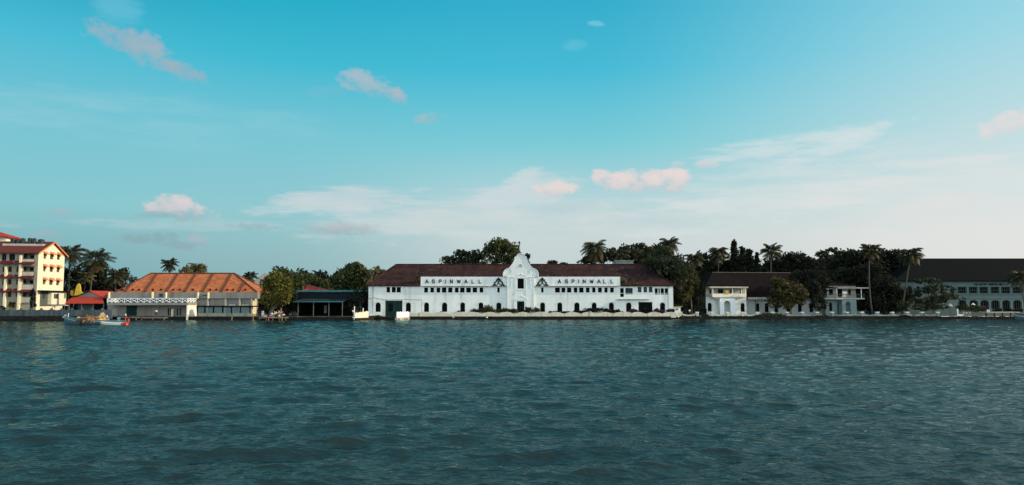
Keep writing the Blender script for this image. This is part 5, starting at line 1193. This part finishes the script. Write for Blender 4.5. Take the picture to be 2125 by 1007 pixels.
person('person in white top inside the garden right of the white warehouse', 'stand', Vector((X_(1431, 183.5), 183.5, GZ)), R(30), 'cloth_white', 'cloth_dark')
person('person in pale clothes at the dark end beside the cream board fence', 'stand', Vector((X_(733, 171), 171, GZ)), R(60), 'cloth_white', 'cloth_dark')
def egret(label, px, py, Y, z, rz):
    o = Vector((X_(px, Y), Y, z)); t = thing('egret', label, 'bird', o, rz, 'white egrets at the water edge')
    MB().tube([(-.32, 0, .42), (-.2, 0, .45), (0, 0, .5), (.16, 0, .58), (.22, 0, .72), (.15, 0, .86), (.2, 0, .98), (.27, 0, 1.0)], [.02, .08, .13, .09, .045, .035, .05, .035], 8).build('body', 'feather', t, smooth=True)
    MB().tube([(.29, 0, .995), (.45, 0, .97)], [.022, .004], 6).build('bill', 'beak', t)
    for s_ in (-.05, .05): MB().tube([(0, s_, .42), (.03, s_, .22), (0, s_, 0)], .014, 5).build('leg', 'beak', t)
egret('white egret on the quay below the fifth arched window', 940.5, 662, 174.6, .0 + .1, R(160))
egret('white egret on the quay below the sixth arched window', 1010.5, 662, 174.4, .05, R(20))
egret('white egret on the dark quay near the gate lodge', 1408, 661, 179.4, .1, R(30))

# ================================================================== TREES
PG = 'coconut palms'
palm('tall palm half hidden behind the hotel gable', 146, 526, 204, 141, 34, 24, group=PG, dry=3, tr=.2)
palm('tall full crowned palm right of the hotel, leaning trunk', 198, 538, 200, 186, 37, 26, group=PG, dry=5, tr=.2, lean=-.3)
palm('shorter dense palm left of the orange roof', 241, 573, 204, 238, 25, 22, group=PG, tr=.18)
palm('slanting young palm hidden between the yellow canopy and tall palm', 178, 575, 206, 172, 20, 18, 'palm_leaf_pale', group=PG)
palm('palm rising behind the left half of the orange roof', 352, 549, 214, 352, 20, 20, group=PG)
palm('yellowish palm poking over the middle of the orange roof', 409, 558, 213, 408, 20, 18, 'palm_leaf_pale', group=PG)
palm('small dark palm between the orange roof and pinkish roof', 519, 574, 216, 519, 18, 18, group=PG)
BG = 'broad trees behind the buildings'
tree('dark bushy tree filling the gap between hotel and palms', [(160, 585, 26, 26), (190, 590, 24, 22), (215, 588, 22, 20), (150, 610, 25, 20)], 212, 180, .5, 'leaf_dark', BG)
tree('sparse twiggy tree beside the short dense palm', [(258, 575, 14, 18), (270, 590, 16, 20), (248, 595, 20, 18)], 212, 255, .42, 'leaf_dark', BG, gaps=1, dens=.8)
tree('yellow green shrubby tree behind the middle of the orange roof', [(405, 562, 26, 14), (388, 564, 14, 9)], 211, 400, .4, 'leaf_pale', BG, dens=.9)
tree('sunlit yellow green tree standing at the jetty', [(577, 588, 24, 25), (582, 615, 27, 27), (560, 604, 20, 28), (594, 602, 17, 25), (566, 627, 24, 17)], 171.5, 558, .36, 'leaf_bright', None, dens=1.25, tr=.42)
tree('darker broad tree behind the sunlit jetty tree', [(590, 580, 28, 26), (612, 590, 20, 26), (568, 592, 22, 30), (600, 612, 28, 30), (560, 625, 16, 18)], 196, 594, .46, 'leaf_mid', BG)
tree('low rounded tree on the skyline above the dark shed', [(645, 590, 28, 19), (670, 594, 24, 15), (626, 590, 20, 20)], 250, 645, .55, 'leaf_mid', BG)
tree('large tree with feathery lit top left of the white warehouse', [(728, 575, 36, 28), (738, 560, 24, 17), (706, 588, 26, 20), (756, 580, 24, 20), (738, 605, 48, 18)], 214, 730, .5, 'leaf_mid', BG)
tree('loose pale topped tree against the left end of the brown roof', [(783, 562, 13, 9), (772, 572, 20, 13), (795, 566, 10, 7), (768, 586, 24, 16)], 212, 772, .42, 'leaf_pale', BG, gaps=1, dens=.9)
tree('pale feathery tree top behind the darker tree by the white warehouse', [(741, 554, 18, 10), (726, 556, 12, 8), (751, 562, 13, 9)], 222, 742, .4, 'leaf_pale', BG, gaps=1, dens=.9)
tree('wide dark tree with ragged edge left of the curved gable', [(965, 533, 36, 14), (935, 541, 24, 9), (990, 538, 22, 18), (955, 550, 45, 12)], 214, 962, .46, 'leaf_dark', BG)
tree('tall dense tree directly behind the curved gable', [(1030, 516, 26, 21), (1052, 520, 26, 20), (1020, 532, 22, 22), (1066, 534, 20, 20), (1042, 545, 42, 18)], 212, 1042, .48, 'leaf_mid', BG)
tree('slim twiggy tree at the right shoulder of the curved gable', [(1095, 533, 6, 9), (1092, 544, 8, 8)], 214, 1093, .36, 'leaf_dark', BG, gaps=1)
tree('tiny tree top peeping over the brown roof right of the gable', [(1147, 546, 12, 6), (1170, 549, 10, 4)], 216, 1147, .4, 'leaf_dark', BG)
palm('tallest shaggy palm above the right half of the brown roof', 1234, 517, 206, 1236, 33, 26, group=PG, dry=3, tr=.2, droopy=1.25)
palm('palm with drooping crown second right of the tallest shaggy one', 1284, 530, 208, 1284, 26, 22, group=PG, droopy=1.3)
palm('palm in the middle of the row above the pale roof box', 1312, 528, 210, 1312, 26, 22, group=PG, droopy=1.3)
palm('palm just left of the fan leaved palm', 1336, 534, 209, 1338, 24, 22, group=PG, droopy=1.3)
palm('compact fan shaped palm beside the tall wind bent palm', 1364, 516, 205, 1369, 13, 26, 'palm_leaf_pale', group=PG, droopy=.6)
palm('tall wind bent palm over the big tree at the warehouse end', 1388, 508, 203, 1392, 26, 24, group=PG, dry=2, droopy=1.3)
tree('dark foliage mass below the row of palms over the brown roof', [(1262, 535, 26, 14), (1300, 538, 34, 14), (1340, 540, 34, 18), (1225, 543, 24, 9)], 216, 1290, .5, 'leaf_dark', BG)
tree('big spreading tree overhanging the right end of the white warehouse', [(1385, 548, 34, 32), (1408, 568, 34, 36), (1378, 580, 26, 24), (1425, 600, 24, 30), (1432, 580, 20, 24), (1418, 632, 24, 22), (1360, 552, 24, 20), (1372, 556, 26, 17, -6), (1394, 572, 20, 20, -6), (1350, 548, 18, 14, -4), (1400, 590, 14, 16, -7)], 187.5, 1424, .44, 'leaf_dark', None, dens=1.1, tr=.5)
tree('sunlit olive boughs leaning out at the warehouse corner', [(1432, 590, 18, 28), (1420, 612, 18, 20), (1440, 600, 11, 16)], 184.5, 1436, .38, 'leaf_olive', None, tr=.2)
palm('slender palm with pale trunk right of the big spreading tree', 1440, 538, 200, 1440, 24, 20, group=PG, droopy=1.2, dry=1)
tree('dark tree behind the slender pale trunked palm', [(1452, 550, 18, 24), (1466, 560, 18, 20), (1448, 590, 30, 30), (1462, 535, 9, 9)], 208, 1455, .48, 'leaf_dark', BG)
palm('palm with pale tuft between dark trees and the columnar trees', 1491, 526, 204, 1491, 26, 24, group=PG, droopy=1.3)
tree('dark foliage under the palm left of the columnar trees', [(1490, 550, 24, 20), (1510, 558, 22, 16), (1475, 562, 18, 14)], 209, 1492, .48, 'leaf_black', BG)
CG = 'columnar trees on the skyline'
column_tree('tallest columnar tree with blunt top', 1524.5, 503, 562, 15, 206, group=CG)
column_tree('broad columnar tree right beside the tallest one', 1541, 518, 565, 20, 207, group=CG)
column_tree('pointed columnar tree third from the left', 1555, 521, 565, 15, 208, group=CG)
column_tree('small separate columnar tree near the open crowned palm', 1571.5, 528, 566, 10, 207, group=CG)
palm('open crowned palm above the middle of the dark veranda roof', 1600, 521, 204, 1600, 27, 20, group=PG, droopy=1.0)
tree('wide dome of dark foliage right of the open crowned palm', [(1640, 548, 34, 22), (1672, 552, 34, 22), (1610, 556, 26, 16), (1655, 545, 26, 18), (1700, 562, 26, 16)], 210, 1650, .55, 'leaf_black', BG)
tree('flat topped airy rain tree on the skyline', [(1725, 523, 24, 9), (1706, 528, 16, 7), (1745, 527, 16, 7), (1722, 535, 30, 8)], 216, 1724, .46, 'leaf_dark', BG, gaps=1, dens=.9)
tree('dense dark tree below the airy rain tree', [(1728, 556, 40, 20), (1765, 550, 34, 24), (1700, 570, 30, 16)], 211, 1735, .55, 'leaf_black', BG)
tree('massive dark tree between the two tallest right hand palms', [(1800, 545, 40, 26), (1845, 545, 40, 26), (1770, 540, 26, 22), (1880, 552, 34, 24), (1830, 580, 60, 28), (1905, 548, 16, 16)], 210, 1835, .58, 'leaf_black', BG)
tree('dark undergrowth tree between the veranda house and arcades', [(1830, 600, 34, 34), (1865, 625, 40, 26), (1810, 625, 26, 26), (1840, 640, 40, 16)], 193, 1838, .5, 'leaf_black', BG)
palm('tall palm with bare curving trunk right of the veranda house', 1805, 520, 186, 1810, 25, 22, group=PG, dry=4, tr=.17, lean=-.5)
palm('tall leaning palm in front of the arcaded building', 1890, 528, 188, 1871, 29, 24, group=PG, dry=3, tr=.17, lean=.3, droopy=1.2)
tree('layered spreading tree hiding the left arcades', [(1930, 585, 34, 10), (1950, 600, 40, 10), (1965, 617, 34, 12), (1925, 610, 30, 12), (1940, 632, 42, 18), (1895, 635, 34, 18)], 185, 1940, .44, 'leaf_dark', None, gaps=1, dens=1.0, tr=.3)
palm('palm with hanging dark fronds at the right picture edge', 2116, 575, 184, 2128, 30, 20, group=PG, droopy=1.4)
tree('rounded olive tree before the low veranda range', [(1620, 600, 26, 22), (1645, 615, 28, 22), (1662, 620, 20, 20), (1630, 628, 34, 18), (1612, 588, 16, 16)], 183.5, 1640, .38, 'leaf_olive', None, tr=.32, dens=1.1)
tree('dark crown in shade at the left of the veranda house', [(1448, 612, 14, 26), (1446, 636, 16, 20), (1456, 640, 9, 18), (1456, 600, 8, 16)], 185.5, 1449, .45, 'leaf_black', None)
tree('dark shrubby tree in the gap left of the board fence', [(742, 628, 20, 22), (722, 640, 16, 12), (755, 616, 14, 14)], 180, 744, .4, 'leaf_black', None)
tree('second dark foliage mass closing the row of palms', [(1330, 520, 20, 16), (1300, 523, 20, 15), (1355, 530, 22, 18), (1275, 528, 18, 14), (1372, 528, 14, 16)], 213, 1322, .46, 'leaf_dark', BG)
tree('dark foliage round the foot of the tallest shaggy palm', [(1235, 534, 20, 15), (1218, 540, 14, 10), (1252, 538, 14, 12)], 211, 1236, .42, 'leaf_dark', BG)
tree('tall dark tree overhanging the right half of the veranda roof', [(1720, 580, 34, 18), (1760, 575, 36, 18), (1690, 575, 30, 14), (1800, 590, 34, 22)], 199, 1745, .5, 'leaf_black', None)
tree('dark shaded tree beside the olive tree before the veranda range', [(1692, 612, 18, 22), (1700, 630, 16, 18), (1684, 596, 18, 14)], 184.5, 1694, .4, 'leaf_black', None)
tree('dark tree behind the two left hand palms beside the hotel', [(140, 575, 14, 24), (172, 560, 16, 18), (205, 570, 20, 22), (190, 605, 40, 16), (230, 600, 26, 16)], 211, 175, .46, 'leaf_black', BG)
bush('dark foliage behind the jetty tree and its people', [(560, 640, 20, 18), (590, 640, 22, 20), (612, 640, 18, 18), (545, 632, 12, 20), (600, 622, 24, 18)], 182, .42, 'leaf_black', None)
tree('dark leafy tree filling the gap behind the lodge and garden person', [(1425, 640, 16, 18), (1440, 625, 18, 22), (1412, 625, 14, 18)], 190, 1428, .42, 'leaf_black', None)
tree('dark tree closing the gap between the veranda house and tall bare palm', [(1790, 580, 24, 26), (1815, 600, 22, 30), (1806, 632, 22, 22), (1812, 562, 22, 20)], 196, 1806, .46, 'leaf_black', None)
tree('dark boughs hanging over the middle of the veranda roof', [(1655, 572, 22, 14), (1680, 580, 22, 18), (1705, 588, 18, 16), (1700, 606, 14, 16)], 190.5, 1700, .42, 'leaf_black', None)
# far wood closing the background
rg = np.random.default_rng(77); Lw = []
for k in range(70):
    px = 610 + k * 26 + rg.uniform(-8, 8); Lw.append((np.array(W(px, (600 if px < 1420 or px > 1800 else 572) + rg.uniform(-8, 6), 285)), np.array((5.5, 5, 5.5 + rg.uniform(-1, 2)))))
for k in range(26):
    px = -160 + k * 30 + rg.uniform(-8, 8); Lw.append((np.array(W(px, 618, 285)), np.array((6, 5, 4.5))))
Lw += [(np.array((c[0], c[1], 3.0)), np.array((7, 3, 4.0))) for c, r in Lw]
w_ = quads_object('distant_wood', crown_quads(Lw, .8, .8, np.random.default_rng(8)), 'leaf_black'); w_['kind'] = 'stuff'; w_['label'] = 'dark far wood closing the background behind the buildings'; w_['category'] = 'wood'

# ---- plants in front of and on the buildings
GB = 'garden bushes by the wavy wall'
bush('spiky yellow green bush left of the central door', [(1010, 643, 12, 8), (1018, 645, 10, 6)], 177.2, .28, 'leaf_olive', GB)
bush('low yellow green bush row running up to the central door', [(1050, 645, 14, 5), (1068, 646, 12, 4.5), (1038, 646, 10, 4)], 177.2, .28, 'leaf_olive', GB)
bush('dark bush at the right foot of the central door', [(1096, 645, 8, 6), (1090, 648, 6, 4)], 177.2, .28, 'leaf_dark', GB)
bush('round dark bush below the first arch right of the gable', [(1110, 645, 10, 6.5)], 177.2, .28, 'leaf_mid', GB)
bush('long dark trimmed hedge under the right hand arches', [(1225, 645, 14, 6), (1245, 645, 14, 6), (1262, 646, 12, 5), (1280, 647, 10, 4.5), (1210, 648, 10, 3)], 177.2, .28, 'leaf_black', None, 'hedge', 'hedge')
bush('low creeping hedge between two arches right of the gable', [(1150, 649, 16, 2.6), (1178, 649, 14, 2.2), (1195, 648, 9, 3)], 177.2, .25, 'leaf_black', None, 'hedge', 'hedge')
bush('purple leaved bush left of the dark garage door', [(1318, 647, 8, 4.5), (1312, 646, 6, 4)], 177.2, .26, 'leaf_purple', GB)
bush('dark bush right of the garage opening', [(1362, 646, 8, 5), (1372, 648, 8, 4)], 177.2, .26, 'leaf_purple', GB)
bush('rounded dark bush at the right corner of the white warehouse', [(1392, 647, 10, 5)], 177.2, .26, 'leaf_black', GB)
tuft('large banana like plant under the fourth arch window', 986, 648, 177, 15, 16, 'leaf_dark', 'banana_plant')
tuft('smaller banana like plant left of the big one', 950, 650, 177, 9, 12, 'leaf_dark', 'banana_plant')
tuft('tiny sprouting plant at the foot of the wavy wall', 914, 650, 177, 6, 10, 'leaf_dark', 'fern_plant')
tuft('fern like plant behind the spiky bush', 1000, 647, 177.4, 12, 14, 'leaf_mid', 'fern_plant')
bush('leafy weed growing from the roof edge left of the sign', [(866, 578, 5, 6), (864, 585, 4, 4)], 178.3, .3, 'leaf_olive', 'weeds rooted on the roofs', 'roof_weed', 'weed', gz=9)
bush('dry brown weed growing at the right end of the sign', [(1296, 583, 7, 6), (1290, 580, 4, 4)], 178.4, .3, 'leaf_pale', 'weeds rooted on the roofs', 'roof_weed', 'weed', gz=9)
bush('small yellow weed on the eave right of the sign', [(1319, 591.5, 4.5, 3.5)], 178, .25, 'leaf_bright', 'weeds rooted on the roofs', 'roof_weed', 'weed', gz=8)
bush('plants on top of the tiny gate lodge', [(1402, 635.5, 8, 3), (1410, 635.5, 7, 2.5)], 184, .28, 'leaf_mid', None, 'roof_weed', 'weed', gz=2)
bush('green bush breaking the balustrade before the veranda house', [(1590, 655, 16, 5), (1610, 656, 16, 4.5), (1575, 657, 10, 3)], 180.6, .28, 'leaf_mid', None)
bush('small bush in the balustrade gap left of the veranda house', [(1465, 656, 7, 4)], 180.6, .26, 'leaf_mid', None)
bush('low weeds over the dark quay before the shaded balustrade', [(1700, 658, 9, 3), (1712, 657, 8, 3)], 180.4, .25, 'leaf_olive', None)
bush('dark shrub below the shaded right balustrade', [(1878, 658, 12, 4)], 180.2, .28, 'leaf_black', None)
bush('yellow green flowering hedge before the arcades', [(2000, 641, 14, 8), (2022, 641, 14, 8), (2032, 642, 10, 8)], 186, .3, 'leaf_olive', None, 'hedge', 'hedge')
bush('red flowering bush at the end of the yellow green hedge', [(2043, 643, 9, 8)], 186, .28, 'leaf_purple', None)
bush('long low dark hedge along the right hand arcades', [(2070, 645, 14, 4), (2092, 645, 14, 4), (2114, 645, 14, 4)], 188, .3, 'leaf_black', None, 'hedge', 'hedge')
tree('tall thin dark cypress in front of the hotel balconies', [(69, 612, 5, 12), (68, 625, 6, 12), (67, 637, 6.5, 10)], 172, 67, .3, 'leaf_black', None, 'cypress_tree', tr=.12)
palm('little palm in front of the hotel wall', 25, 633, 171, 24, 10, 14, group=PG, tr=.08)
bush('dark shrub behind the grey wall at the left edge', [(5, 641, 7, 6)], 168, .26, 'leaf_black', None)
bush('grass tuft on the bank beside the green door', [(785, 657, 10, 2.5), (776, 657.5, 8, 2), (768, 658, 6, 1.5)], 174.6, .2, 'leaf_bright', None, 'grass_tuft', 'grass')
tuft('yellow dry bush left of the orange roof end', 248, 606, 196, 9, 12, 'palm_leaf_pale', 'fern_plant')
